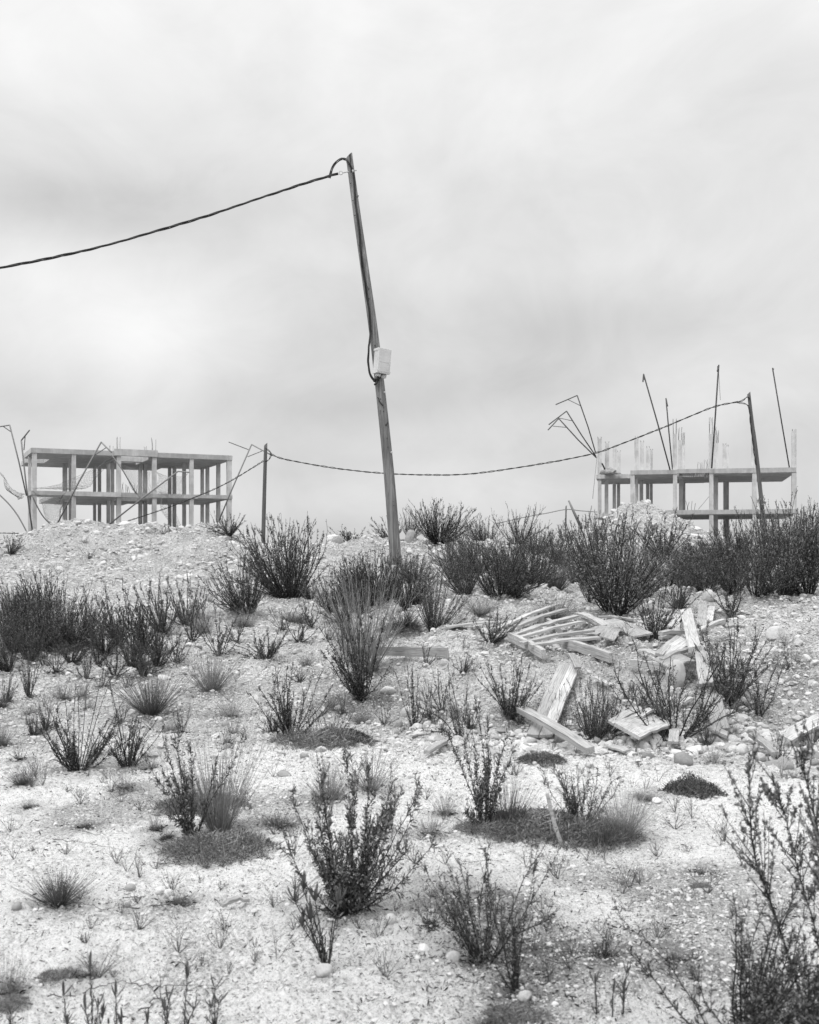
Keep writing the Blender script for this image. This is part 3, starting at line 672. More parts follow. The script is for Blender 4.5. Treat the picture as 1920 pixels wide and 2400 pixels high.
def tuft_meshes(seed, n=260, spread=48, m='straw', r=.0026, curve=.15, jit=.05, base=.05, branch=0, K=6, minlen=.45):
    rs = np.random.RandomState(seed); az = rs.uniform(0, 2 * math.pi, n); tilt = np.radians(spread) * rs.uniform(0, 1, n) ** .7
    ln = rs.uniform(minlen, 1.08, n); P = stems_np(rs, n, K, az, tilt, ln, np.full(n, curve), jit, base * np.sqrt(rs.uniform(0, 1, n)))
    parts = [tubes(P, np.linspace(r, r * .35, K)[None] * rs.uniform(.6, 1.3, (n, 1)), 3, False)]
    if branch:
        B = branches(rs, P, branch, .3, .95, .08, .22, K=4, out=.6, curve=.1)
        parts.append(tubes(B, np.linspace(r * .6, r * .3, 4)[None] * np.ones((len(B), 1)), 3, False))
    return [('blades', mesh_np('blades', *merge(parts), m))]
def mat_meshes(seed, n=5200, m='leaf_dark', L_=.07, w_=.022, hgt=.32, curl=.4):
    """low cushion of unit radius"""
    rs = np.random.RandomState(seed); a = rs.uniform(0, 2 * math.pi, n); q = np.sqrt(rs.uniform(0, 1, n))
    lim = .82 + .22 * vn(np.cos(a) * 2 + seed, np.sin(a) * 2, 1) + .1 * vn(np.cos(a) * 6, np.sin(a) * 6 + seed, 2); lim = lim * (.8 + .45 * vn(np.cos(a) * 1.2 + seed * 3, np.sin(a) * 1.2, 5)); q = q * lim * (.7 + .55 * vn(np.cos(a) * 9, np.sin(a) * 9 + seed, 4))
    x, y = q * np.cos(a), q * np.sin(a); z = hgt * np.clip(1 - (q / lim) ** 2, 0, 1) ** .8 * (.55 + .7 * vn(x * 4 + seed, y * 4, 3)) * rs.uniform(.3, 1, n)
    d = norm(np.stack([x * .6, y * .6, np.full(n, .35)], 1) + rs.normal(0, .55, (n, 3)))
    V, f = leaf_np(rs, np.stack([x, y, z], 1), d, L_ * rs.uniform(.6, 1.4, n), w_ * rs.uniform(.6, 1.4, n), curl)
    k = 420; ca = rs.uniform(0, 2 * math.pi, k); cq = rs.uniform(.1, 1.08, k); P0 = np.stack([cq * np.cos(ca), cq * np.sin(ca), hgt * (1 - cq) * .8], 1)
    dd = norm(rs.normal(0, 1, (k, 3)) * [1, 1, .25]); P = np.stack([P0 + dd * t * .26 + np.array([0, 0, .05 * t]) for t in (0, .5, 1)], 1)
    tw = mesh_np('stems', *tubes(P, np.full((k, 3), .006), 3, False), 'straw')
    return [('leaves', mesh_np('leaves', V, f, m)), ('stems', tw)]

LIB = {}
for i in range(5): LIB['dense%d' % i] = shrub_meshes(100 + i, lm_='leaf_grey' if i > 2 else 'leaf_dark', nst=(120, 90, 105, 80, 64)[i], spread=62, curve=.75, nbr=9, L_=.034, w_=.012, per=9, per_stem=30, heads=.10, r=.006, blen=(.07, .20), base=.09, lenvar=.45, out=.6, lo=.12)
for i in range(3): LIB['seedy%d' % i] = shrub_meshes(200 + i, lm_='leaf_grey', nst=62, spread=54, curve=.7, nbr=10, L_=.034, w_=.012, per=10, per_stem=30, heads=.8, r=.006, blen=(.08, .24), base=.08, lenvar=.45, hr=.017, out=.7, lo=.12)
for i in range(4): LIB['open%d' % i] = shrub_meshes(300 + i, nst=30, spread=54, curve=.55, nbr=11, L_=.042, w_=.015, per=11, per_stem=60, heads=.12, r=.007, blen=(.06, .24), base=.04, out=.6, lo=.10, lenvar=.6)
for i in range(2): LIB['spiky%d' % i] = shrub_meshes(350 + i, nst=24, spread=50, curve=.5, nbr=9, L_=.032, w_=.011, per=10, per_stem=50, heads=.12, r=.006, blen=(.06, .18), base=.04, out=.6, lo=.10, lenvar=.6, hmul=.62, bare=7)
for i in range(3): LIB['thin%d' % i] = shrub_meshes(400 + i, nst=12, spread=46, curve=.4, nbr=8, L_=.044, w_=.015, per=10, per_stem=60, heads=.12, r=.007, blen=(.07, .26), base=.025, lenvar=.6, lo=.10, out=.6)
for i in range(2): LIB['wide%d' % i] = shrub_meshes(450 + i, nst=26, spread=74, curve=.7, nbr=11, L_=.038, w_=.013, per=11, per_stem=50, heads=.2, r=.008, blen=(.12, .36), base=.02, lo=.12)
LIB['near0'] = shrub_meshes(501, lop=.08, nst=36, spread=60, curve=.75, nbr=12, L_=.062, w_=.013, per=10, per_stem=70, heads=1.0, r=.006, blen=(.10, .30), base=.03, detail=True, lo=.10, curl=.6, hr=.017, lenvar=.6)
LIB['near1'] = shrub_meshes(502, lop=.1, nst=10, spread=32, curve=.15, nbr=26, L_=.036, w_=.009, per=12, per_stem=150, heads=3.0, r=.0075, blen=(.10, .34), base=.03, detail=True, lo=.42, curl=.8, hr=.018, K=12, out=1.1, lenvar=.35)
LIB['near2'] = shrub_meshes(503, lop=.08, nst=12, spread=62, curve=.35, nbr=7, L_=.055, w_=.011, per=12, per_stem=60, heads=.35, r=.006, blen=(.10, .3), base=.03, detail=True, lo=.12, curl=.8, lenvar=.6)
LIB['near3'] = shrub_meshes(504, lop=.08, nst=13, spread=40, curve=.35, nbr=8, L_=.062, w_=.014, per=12, per_stem=90, heads=.2, r=.006, blen=(.08, .26), base=.03, detail=True, lo=.08, curl=.7, lenvar=.65)
LIB['near5'] = shrub_meshes(515, lop=.08, nst=8, spread=40, curve=.3, nbr=7, L_=.055, w_=.011, per=10, per_stem=60, heads=.2, r=.006, blen=(.08, .26), base=.03, detail=True, lo=.10, curl=.8, lenvar=.6)
LIB['near4'] = shrub_meshes(505, lop=.08, nst=32, spread=55, curve=.4, nbr=9, L_=.05, w_=.011, per=12, per_stem=60, heads=.3, r=.006, blen=(.12, .32), base=.05, detail=True, lo=.10, curl=.7, lenvar=.6)
for i in range(3): LIB['tuft%d' % i] = tuft_meshes(600 + i, n=300, m='straw', branch=2)
for i in range(3): LIB['dtuft%d' % i] = tuft_meshes(620 + i, n=330, spread=52, m='straw_dark', r=.0035)
for i in range(2): LIB['tall%d' % i] = tuft_meshes(640 + i, n=230, spread=26, m='straw', r=.0022, jit=.03, branch=1, K=8)
for i in range(3): LIB['wisp%d' % i] = tuft_meshes(660 + i, n=70, spread=45, m='straw', r=.004, branch=5, minlen=.5)
for i in range(2): LIB['mat%d' % i] = mat_meshes(680 + i, m='leaf_mid')
LIB['dmat0'] = mat_meshes(690, n=7000, L_=.055, w_=.03, hgt=.42)
LIB['gmat0'] = mat_meshes(691, n=6500, m='twig_grey', L_=.10, w_=.012, hgt=.28); LIB['gmat1'] = mat_meshes(692, n=5200, m='twig_grey', L_=.11, w_=.010, hgt=.3)
EXT = {}
for kk, ps in LIB.items():
    co = np.vstack([np.array([v.co[:] for v in me.vertices]) if len(me.vertices) < 3000 else (lambda a: (me.vertices.foreach_get('co', a), a.reshape(-1, 3))[1])(np.empty(len(me.vertices) * 3, np.float32)) for _, me in ps])
    EXT[kk] = (np.percentile(co[:, 2], 99.3), np.percentile(np.abs(co[:, 0]), 97) * 2)
def bury(p, dz=.02):
    return Vector((p.x, p.y, float(ground_z(np.array([p.x]), np.array([p.y]))[0]) - dz))
BASES = []
def plant(kind, name, px, py, hp, wp, label, cat, group=None, rz=None, tilt=(0, 0), D=None, ):
    if 'right photo edge' in label and kind == 'near1': tilt = (.05, -.13)
    """px, py: foot in the photo; hp, wp: height and width there"""
    p = hit(px, py) if D is None else W(px, py, D); p = bury(p) if D is None else p
    H = 1.08 * hp * p.y / F; Wd = (.98 if kind.startswith('near') else 1.22) * wp * p.y / F; eh, ew = EXT[kind]
    root = empty(name, p, rot=(tilt[0], tilt[1], 0)); BASES.append((p.x, p.y, Wd))
    sc = (Wd / ew, Wd / ew, H / eh); ca = rnd.uniform(0, 6.28) if rz is None else rz
    for nme, me in LIB[kind]:
        o = link(nme, me, root, rot=(0, 0, ca), scale=sc)
        if nme in ('leaves', 'seed_heads', 'blades'): o['kind'] = 'stuff'
    tag(root, label, cat, group); return root
k = k_
# shrubs: (variant, x, foot y, height, width, label) in 1725-wide picture units
SH = [
 ('open0', 20, 1163, 44, 46, 'small dark shrub on the skyline at the left photo edge'),
 ('open1', 484, 1132, 42, 60, 'spiky shrub on the right shoulder of the left gravel mound'),
 ('thin0', 462, 1118, 50, 36, 'thin twiggy shrub against the rightmost column of the left building'),
 ('open2', 357, 1130, 30, 44, 'small dark shrub in the dip between the two gravel mounds'),
 ('thin1', 188, 1172, 24, 28, 'small sprig halfway up the left gravel mound'),
 ('open3', 738, 1131, 36, 62, 'low round shrub alone on the skyline left of the tall pole'),
 ('open0', 826, 1142, 56, 60, 'grey shrub on the skyline half behind the tall pole'),
 ('dense0', 922, 1148, 82, 112, 'large round shrub on the skyline right of the tall pole'),
 ('dense1', 862, 1142, 56, 44, 'narrow shrub on the skyline touching the right side of the tall pole'),
 ('dense2', 1022, 1142, 60, 72, 'mid-sized shrub on the skyline right of the large round one'),
 ('wide0', 1092, 1150, 78, 88, 'open branchy shrub on the skyline with bare crossing twigs'),
 ('open3', 1192, 1145, 40, 30, 'small shrub on the skyline beside the tiny distant pole'),
 ('dense3', 1130, 1168, 56, 70, 'shrub just below the skyline right of the bare-twigged one'),
 ('open1', 1262, 1142, 64, 44, 'dark shrub on the skyline left of the right gravel mound'),
 ('open2', 1305, 1150, 44, 40, 'small shrub at the left foot of the right gravel mound'),
 ('dense0', 615, 1260, 158, 165, 'huge fan-shaped shrub below the small skyline pole'),
 ('dense1', 521, 1298, 122, 128, 'large rounded dark shrub at the lower left of the huge fan-shaped one'),
 ('open2', 697, 1292, 80, 56, 'narrow shrub at the right foot of the huge fan-shaped one'),
 ('dense2', 792, 1275, 108, 120, 'broad dark shrub left of the foot of the tall pole'),
 ('dense0', 862, 1282, 104, 92, 'dense dark shrub standing before the foot of the tall pole'),
 ('seedy0', 912, 1326, 128, 96, 'leafy shrub with pale seed heads right of the tall pole foot'),
 ('dense3', 980, 1250, 104, 84, 'dark shrub on the ridge behind the pale-headed one'),
 ('dense4', 1050, 1256, 112, 150, 'broad dark shrub with pale crossing twigs above the pallet'),
 ('dense2', 1128, 1240, 118, 96, 'tall dark shrub on the ridge left of the pale grass clump'),
 ('dense0', 1212, 1232, 96, 84, 'dark bush behind the pale grass clump'),
 ('seedy1', 1298, 1296, 196, 190, 'biggest seed-headed bush, left of the slab heap top'),
 ('open0', 1374, 1348, 112, 96, 'dark leafy shrub growing at the top edge of the board heap'),
 ('open3', 1398, 1166, 96, 84, 'upright shrub on the right face of the right gravel mound'),
 ('dense1', 1442, 1212, 74, 110, 'low dense shrub at the right foot of the right gravel mound'),
 ('dense3', 1510, 1205, 70, 130, 'low spreading shrub under the lower deck of the right building'),
 ('dense2', 1566, 1215, 116, 96, 'tall shrub left of the foot of the right pole'),
 ('seedy2', 1642, 1262, 196, 150, 'great dark bush with pale seed heads below the right pole'),
 ('dense4', 1592, 1266, 118, 110, 'dark bush at the left foot of the great seed-headed one'),
 ('seedy0', 1702, 1258, 182, 120, 'tall dark bush at the right photo edge on the ridge'),
 ('seedy0', 1660, 1180, 92, 110, 'bush behind the great seed-headed one under the last column'),
 ('thin2', 1540, 1302, 108, 92, 'open thin-stemmed shrub right of the upright grey boards'),
 ('seedy1', 1352, 1262, 100, 100, 'bushy seed-headed shrub behind the biggest one'),
 ('dense2', 16, 1352, 112, 96, 'dark bush at the left photo edge in the left thicket'),
 ('dense4', 66, 1330, 92, 100, 'bush at the back left of the left thicket'),
 ('dense3', 122, 1336, 128, 128, 'tallest dark bush in the left thicket'),
 ('dense4', 178, 1346, 92, 76, 'dark bush at the right end of the tallest one in the left thicket'),
 ('dense1', 14, 1412, 104, 86, 'lowest dark bush of the left thicket at the photo edge'),
 ('open0', 62, 1392, 96, 76, 'ragged shrub before the left thicket'),
 ('open3', 302, 1380, 142, 96, 'tall leafy shrub in the middle of the left slope'),
 ('open1', 252, 1362, 116, 70, 'upright shrub left of the tall leafy one on the left slope'),
 ('open2', 346, 1336, 112, 84, 'upright shrub right of the tall leafy one on the left slope'),
 ('open0', 394, 1318, 104, 70, 'spiky upright shrub below the bare gravel slope'),
 ('thin0', 424, 1300, 74, 50, 'thin shrub behind the round dark one on the left slope'),
 ('thin1', 462, 1380, 100, 84, 'thin open shrub below the large rounded dark one'),
 ('open1', 561, 1388, 62, 82, 'small fan-shaped shrub alone on pale ground'),
 ('thin2', 630, 1356, 60, 64, 'small open shrub below the huge fan-shaped one'),
 ('thin0', 692, 1352, 60, 50, 'small thin shrub left of the tall pale grass'),
 ('thin1', 242, 1428, 78, 76, 'small dark shrub low in the middle of the left slope'),
 ('thin2', 204, 1402, 92, 60, 'thin dark shrub between the thicket and the tall leafy one'),
 ('open3', 150, 1398, 62, 60, 'small ragged shrub below the left thicket'),
 ('open2', 62, 1472, 96, 36, 'narrow upright shrub below the left thicket'),
 ('thin0', 216, 1448, 46, 50, 'lowest small shrub on the left slope'),
 ('open1', 300, 1426, 64, 60, 'small shrub at the right end of the left slope group'),
 ('open0', 768, 1482, 190, 138, 'dark upright shrub before the long notched beam'),
 ('open1', 612, 1560, 152, 100, 'dark shrub in the middle left with a bare central spike'),
 ('thin2', 872, 1536, 132, 56, 'narrow grey shrub right of the one before the beam'),
 ('thin0', 972, 1562, 148, 104, 'open shrub with long bare stems left of the crossed planks'),
 ('open2', 1076, 1512, 124, 96, 'dark shrub at the upper end of the crossing plank'),
 ('dense1', 1250, 1552, 128, 122, 'dense dark bush right of the wide split board'),
 ('wide0', 1420, 1560, 178, 235, 'wide branching bush growing through the board heap'),
 ('open0', 1530, 1492, 172, 130, 'upright leafy shrub right of the leaning grey post'),
 ('thin1', 1598, 1508, 122, 84, 'thin open shrub at the right end of the board heap'),
 ('spiky0', 166, 1620, 160, 132, 'dark bush with long bare stems at the left'),
 ('spiky1', 270, 1614, 150, 92, 'sparse shrub with tall bare spikes right of the dark left bush'),
 ('open1', 96, 1540, 56, 36, 'tiny dark shrub above the dark left bush'),
 ('dense0', 845, 1332, 44, 66, 'small dark shrub below the tall pole foot'),
 ('open2', 1032, 1362, 66, 84, 'small dark shrub at the left end of the pallet'),
 ('thin1', 930, 1500, 84, 50, 'faint thin shrub left of the long-stemmed one'),
 ('open3', 735, 1345, 56, 50, 'small shrub in the tall pale grass'),
 ('dense1', 745, 1246, 70, 90, 'dark bush behind the broad one left of the tall pole'),
 ('dense3', 1010, 1216, 86, 110, 'bush on the ridge behind the two broad ones right of the pole'),
 ('dense4', 1092, 1206, 84, 96, 'bush behind the pale crossing twigs on the ridge'),
 ('seedy0', 1178, 1200, 84, 90, 'seed-headed bush on the skyline above the pale grass clump'),
 ('seedy2', 1246, 1272, 110, 90, 'bush at the left side of the biggest seed-headed one'),
 ('dense4', 1482, 1232, 70, 120, 'low spreading bush in front of the right mound foot'),
 ('seedy1', 1530, 1240, 86, 96, 'bush in the middle of the right ridge group'),
 ('dense2', 1715, 1190, 100, 90, 'bush on the skyline at the right photo edge'),
 ('open1', 1428, 1282, 70, 60, 'sparse leafy shrub behind the upright grey boards'),
 ('dense2', 40, 1290, 60, 80, 'small bush behind the left thicket at the gravel foot') ,
 ('seedy0', 100, 1352, 104, 96, 'bush with grey seed heads inside the left thicket'),
 ('thin0', 1176, 1500, 60, 40, 'faint sprig beside the wide split board'),
 ('open3', 330, 1402, 84, 70, 'dark low shrub at the foot of the tall leafy one'),
 ('thin1', 372, 1392, 74, 56, 'thin shrub right of the tall leafy one foot'),
 ('open2', 12, 1482, 70, 30, 'small dark sprig at the left photo edge below the thicket'),
 ('thin2', 655, 1560, 60, 40, 'small twig plant beside the bare-spiked dark shrub'),
 ('seedy1', 958, 1232, 90, 90, 'bush filling the ridge just right of the grey seed-headed one'),
 ('seedy2', 1072, 1236, 100, 100, 'bush in the thick of the ridge scrub above the pallet'),
 ('dense3', 1262, 1222, 110, 96, 'bush at the back left of the biggest seed-headed one'),
 ('dense4', 1350, 1226, 90, 96, 'bush in front of the right mound at its centre'),
 ('seedy2', 1408, 1240, 84, 96, 'seed-headed bush before the right mound, right of its centre'),
 ('seedy1', 1620, 1190, 100, 100, 'bush on the skyline behind the right pole foot'),
 ('seedy1', 1482, 1258, 80, 90, 'grey bush above the pale block at right'),
 ('open2', 1546, 1262, 90, 96, 'dark bush between the pale block and the great seed-headed one'),
 ('seedy0', 826, 1262, 96, 80, 'seed-headed bush touching the left of the tall pole foot'),
 ('open1', 730, 1276, 90, 70, 'spiky bush right of the narrow shrub below the huge fan'),
 ('seedy0', 92, 1372, 96, 90, 'front bush of the left thicket'),
 ('seedy1', 30, 1372, 100, 90, 'seed-headed bush at the left end of the left thicket'),
 ('seedy2', 152, 1362, 100, 80, 'seed-headed bush at the right front of the left thicket'),
 ('open3', 222, 1386, 100, 70, 'upright leafy shrub right of the left thicket'),
 ('open2', 278, 1404, 96, 70, 'leafy shrub crowding the tall leafy one from the left'),
 ('thin1', 118, 1420, 60, 44, 'scraggly shrub below the dark growth of the left thicket'),
 ('thin2', 182, 1432, 66, 50, 'scraggly shrub with crossing stems low on the left slope'),
 ('thin0', 268, 1452, 54, 44, 'scraggly shrub above the large grey tuft'),
 ('thin1', 330, 1372, 90, 60, 'thin leggy shrub beside the tall leafy one'),
 ('thin2', 404, 1352, 84, 60, 'thin leggy shrub above the rounded pale tuft'),
 ('thin0', 500, 1352, 60, 50, 'thin shrub under the large rounded dark shrub'),
 ('thin1', 596, 1330, 50, 44, 'thin sprig between the two great fan shrubs'),
 ('thin2', 655, 1322, 56, 50, 'thin sprig at the foot of the narrow shrub'),
 ('open1', 720, 1312, 84, 60, 'dark shrub left of the tall pale grass top'),
 ('open2', 655, 1262, 60, 50, 'low shrub hugging the right foot of the huge fan-shaped one'),
 ('seedy1', 868, 1232, 60, 70, 'grey seed-headed bush right behind the tall pole foot'),
 ('seedy0', 1085, 1262, 84, 80, 'grey seed-headed bush at the right foot of the broad one above the pallet'),
 ('seedy2', 760, 1292, 70, 70, 'grey bush before the broad one left of the tall pole'),
 ('open0', 1610, 1222, 70, 60, 'spiky bush in front of the right pole foot'),
 ('seedy0', 1440, 1246, 80, 90, 'seed-headed bush in the right ridge group, behind the pale blocks'),
 ('thin0', 1152, 1476, 44, 36, 'little sprig above the crossing plank end'),
 ('thin1', 700, 1562, 72, 60, 'thin twiggy plant above the dark low mat'),
 ('thin2', 905, 1520, 70, 40, 'thin twiggy plant right of the narrow grey shrub'),
 ('thin0', 40, 1600, 40, 40, 'small twiggy plant at the left below the pale tuft'),
 ('thin1', 200, 1590, 60, 40, 'small twiggy plant just right of the dark left bush'),
 ('thin2', 1330, 1490, 60, 60, 'thin twigs between the split board and the branching bush'),
 ('thin2', 1640, 1600, 60, 40, 'thin twig plant among the stones near the right edge plank'),
 ('near3', 404, 1768, 232, 140, 'tall dark shrub with curled leaves beside the big pale grass'),
 ('near3', 1020, 1745, 252, 128, 'tall leafy shrub in the middle foreground'),
 ('near4', 1222, 1742, 122, 132, 'short dark shrub with pointed leaves at the right of the grass litter'),
 ('near0', 728, 1922, 318, 236, 'bushiest foreground shrub with pale fluffy seed heads'),
 ('near2', 1020, 2022, 260, 270, 'sprawling thin shrub leaning left in the lower middle'),
 ('near5', 1090, 2092, 250, 190, 'upright dark shrub in the lower middle with one long bare stem'),
 ('near1', 1745, 2190, 610, 330, 'very tall dark shrub blurred at the right photo edge'),
 ('near4', 1560, 2235, 320, 380, 'blurred spreading shrub at the bottom right'),
 ('near0', 1712, 2225, 250, 180, 'dark leafy bush in the bottom right corner'),
 ('thin2', 1268, 2020, 68, 60, 'small thin plant on pale ground in the lower right'),
 ('near2', 905, 1965, 70, 60, 'tiny sprig beside a white stone in the lower middle'),
]
for kd, x, y, h, w, lb in SH:
    D = None
    plant(kd, 'shrub', x * k, y * k, h * k, w * k, lb, 'shrub', 'shrubs on the slope', tilt=(rnd.uniform(-.08, .08), rnd.uniform(-.11, .11)) if not kd.startswith('near') else (0, 0))
plant('near5', 'shrub', 1010 * k, 2020 * k, 235 * k, 130 * k, 'long-stemmed plant leaning far left in the lower middle', 'shrub', 'shrubs on the slope', tilt=(0, -.52))
TF = [
 ('tuft0', 444, 1454, 86, 100, 'rounded pale grass tuft on the left slope, upper right of the other'),
 ('dtuft0', 318, 1502, 92, 112, 'large grey grass tuft on the left slope'),
 ('wisp0', 132, 1474, 50, 56, 'pale wispy tuft on the left slope'), ('wisp1', 170, 1470, 48, 44, 'second pale wispy tuft beside the first on the left slope'),
 ('dtuft1', 122, 1902, 74, 118, 'dense dark grass tuft at the lower left'),
 ('dtuft2', 48, 1652, 40, 58, 'small dark grass tuft at the left'),
 ('tuft1', 2, 1572, 50, 50, 'pale tuft cut by the left photo edge'), ('dtuft0', 0, 1490, 44, 40, 'grey tuft cut by the left photo edge, higher up'),
 ('wisp2', 262, 1662, 40, 54, 'faint pale wisp below the sparse shrub'), ('wisp0', 312, 1620, 30, 50, 'faint pale wisp right of the sparse shrub foot'),
 ('tall0', 462, 1748, 190, 132, 'big fine grass clump beside the dark curled-leaf shrub'),
 ('wisp1', 485, 1508, 48, 62, 'pale wispy tuft below the rounded tuft'),
 ('tuft2', 694, 1682, 70, 84, 'pale rounded tuft above the bushiest shrub'), ('wisp2', 782, 1662, 86, 100, 'pale airy tuft right of the rounded one'),
 ('dtuft1', 590, 1738, 34, 80, 'low grey tuft left of the bushiest shrub'),
 ('tall1', 768, 1424, 200, 140, 'tall pale grass standing behind the upright shrub'),
 ('dtuft2', 1068, 1742, 110, 90, 'grey grass clump at the right of the tall leafy shrub'),
 ('wisp0', 938, 1712, 56, 56, 'pale wisp left of the tall leafy shrub'), ('wisp1', 905, 1756, 62, 64, 'pale wisp lower left of the tall leafy shrub'),
 ('tuft0', 1312, 1762, 110, 120, 'pale grass tuft right of the short dark shrub'), ('dtuft0', 1270, 1778, 60, 90, 'dark tuft under the short dark shrub'),
 ('wisp2', 1502, 1610, 44, 56, 'pale wisp above the dark cushion plant'),
 ('wisp0', 376, 1902, 52, 56, 'pale wisp right of the two white stones'),
 ('wisp1', 16, 2092, 100, 76, 'pale wispy plant cut by the left edge near the bottom'),
 ('tuft1', 1168, 1304, 56, 90, 'pale grass patch behind the pallet, right part'), ('tuft2', 1012, 1300, 40, 84, 'pale grass patch behind the pallet, left part'),
 ('dtuft1', 1172, 1246, 80, 76, 'pale-stemmed grass clump among the dark ridge bushes'),
 ('tuft0', 250, 1342, 46, 50, 'pale grass among the left slope shrubs'), ('tuft1', 428, 1334, 56, 50, 'pale grass beside the rounded dark shrub'), ('tuft2', 514, 1318, 40, 60, 'pale grass under the rounded dark shrub'),
 ('tuft0', 620, 1312, 34, 60, 'pale grass below the huge fan-shaped shrub'), ('dtuft2', 1530, 1180, 60, 80, 'grey grass before the right building'),
 ('tuft1', 1440, 1222, 34, 90, 'pale grass below the low dense shrub at right'), ('tuft2', 1360, 1680, 30, 40, 'small pale tuft left of the cushion plant'),
 ('wisp2', 62, 1698, 26, 30, 'tiny pale wisp on the bare left ground'), ('wisp0', 180, 1740, 30, 26, 'tiny wisp in the bare left ground middle'), ('wisp1', 330, 1745, 46, 36, 'small wisp left of the dark curled-leaf shrub'),
 ('dtuft0', 350, 1766, 24, 26, 'tiny grey tuft left of the curled-leaf shrub foot'), ('wisp2', 190, 2052, 40, 46, 'pale wisp behind the bottom-left sprigs'), ('wisp0', 1480, 1835, 40, 46, 'small wisp in the lower right'),
 ('wisp1', 1415, 2020, 60, 60, 'faint twiggy wisp in the lower right open ground'), ('dtuft1', 1040, 2160, 40, 70, 'dark low tuft at the bottom middle'), ('wisp0', 1670, 1640, 34, 60, 'pale wisp by the stones at the right'),
]
for kd, x, y, h, w, lb in TF: plant(kd, 'grass_tuft', x * k, y * k, h * k, w * k, lb, 'grass tuft', 'grass tufts on the slope')
MA = [('gmat0', 458, 1818, 118, 46, 'wide grey cushion of dry twiggy growth below the curled-leaf shrub'), ('gmat1', 672, 1588, 100, 40, 'grey-brown low mat left of the middle'), ('mat0', 715, 1582, 66, 36, 'dark low mat left of the middle'),
      ('mat1', 1140, 1612, 48, 20, 'small dark cushion below the crossed planks'), ('dmat0', 1456, 1690, 64, 46, 'dark dense cushion plant alone on pale ground at right'),
      ('gmat0', 1120, 1770, 130, 44, 'wide patch of matted dry grass below the tall leafy shrub'), ('gmat1', 1240, 1782, 110, 44, 'matted dry grass below the short dark shrub'), ('gmat1', 1030, 1764, 70, 26, 'matted grass at the foot of the tall leafy shrub'),
      ('gmat1', 1474, 1868, 26, 14, 'little grey mat in the lower right'), ('mat0', 850, 1338, 50, 16, 'low dark mat beneath the small shrub by the pole'), ('gmat0', 1080, 2150, 70, 24, 'dark debris-covered mat at the bottom middle'),
      ('gmat1', 10, 2132, 50, 22, 'grey mat at the lower left photo edge'), ('gmat1', 130, 2060, 50, 18, 'grey mat behind the bottom-left sprigs'), ('gmat0', 420, 1710, 90, 20, 'thin mat of litter round the curled-leaf shrub'), ('mat1', 130, 1372, 60, 18, 'low dark growth under the left thicket')]
for kd, x, y, rx, ry, lb in MA:
    p = bury(hit(x * k, y * k - ry * k * .5), .0); rx = rx * k * p.y / F
    root = empty('mat_plant', p, rot=(R(4), 0, 0))
    for nme, me in LIB[kd]:
        o = link(nme, me, root, rot=(0, 0, 0), scale=(rx, rx * (.9 if kd != 'dmat0' else .85), rx * (1.5 if kd == 'dmat0' else 1.15)))
        if nme == 'leaves': o['kind'] = 'stuff'
    tag(root, lb, 'cushion plant', 'low mats on the ground')

def soil_and_shade():
    """humus and fallen leaves round plants, plus painted shade under plants, heap and pallet"""
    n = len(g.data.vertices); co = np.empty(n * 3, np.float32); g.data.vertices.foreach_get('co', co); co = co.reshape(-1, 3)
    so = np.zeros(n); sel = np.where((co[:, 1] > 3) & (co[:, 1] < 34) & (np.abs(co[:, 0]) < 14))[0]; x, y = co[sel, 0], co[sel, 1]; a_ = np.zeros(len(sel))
    for bx, by, bw in BASES + [(1.9, 12.5, 1.6), (3.2, 11.6, 1.6), (2.4, 14.5, 2.2), (1.3, 15.2, 1.6), (2.9, 13, 1.6), (.4, 4.9, .9), (.25, 5.6, .8)]:  # most extra spots paint the shade under board heap and pallet
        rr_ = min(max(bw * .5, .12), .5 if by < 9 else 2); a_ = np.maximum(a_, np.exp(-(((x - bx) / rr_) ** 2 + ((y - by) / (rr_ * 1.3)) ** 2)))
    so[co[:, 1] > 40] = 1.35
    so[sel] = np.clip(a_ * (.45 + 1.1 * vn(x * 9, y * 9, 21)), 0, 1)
    at_ = g.data.attributes.new('soil_shade', 'FLOAT', 'POINT'); at_.data.foreach_set('value', so.astype(np.float32))
soil_and_shade()

# ------------------------------------------------------------------ sprigs whose leaves can be picked apart
def leaf_mesh(curl, wd, seed):
    n = 7; t = np.linspace(0, 1, n); a = t * curl * 3.0 + 1e-4
    x = np.sin(a) / (curl * 3.0 + 1e-4); z = (1 - np.cos(a)) / (curl * 3.0 + 1e-4)
    w = wd * np.sin(np.pi * np.clip(t * .92 + .05, 0, 1)) ** .7
    V = np.concatenate([np.stack([x, w, z + .25 * w], 1), np.stack([x, 0 * w, z], 1), np.stack([x, -w, z + .25 * w], 1)])
    Q_ = [(j * n + i, j * n + i + 1, (j + 1) * n + i + 1, (j + 1) * n + i) for j in range(2) for i in range(n - 1)]
    return mesh_np('leaf', V, [Q_], 'leaf_dark' if curl > .5 else 'leaf_mid', True)
CURL = [leaf_mesh(c, w, i) for i, (c, w) in enumerate([(.6, .05), (.85, .055), (.45, .055), (1.0, .05)])]
FLAT = [leaf_mesh(c, w, i) for i, (c, w) in enumerate([(.12, .075), (.2, .085), (.05, .07)])]
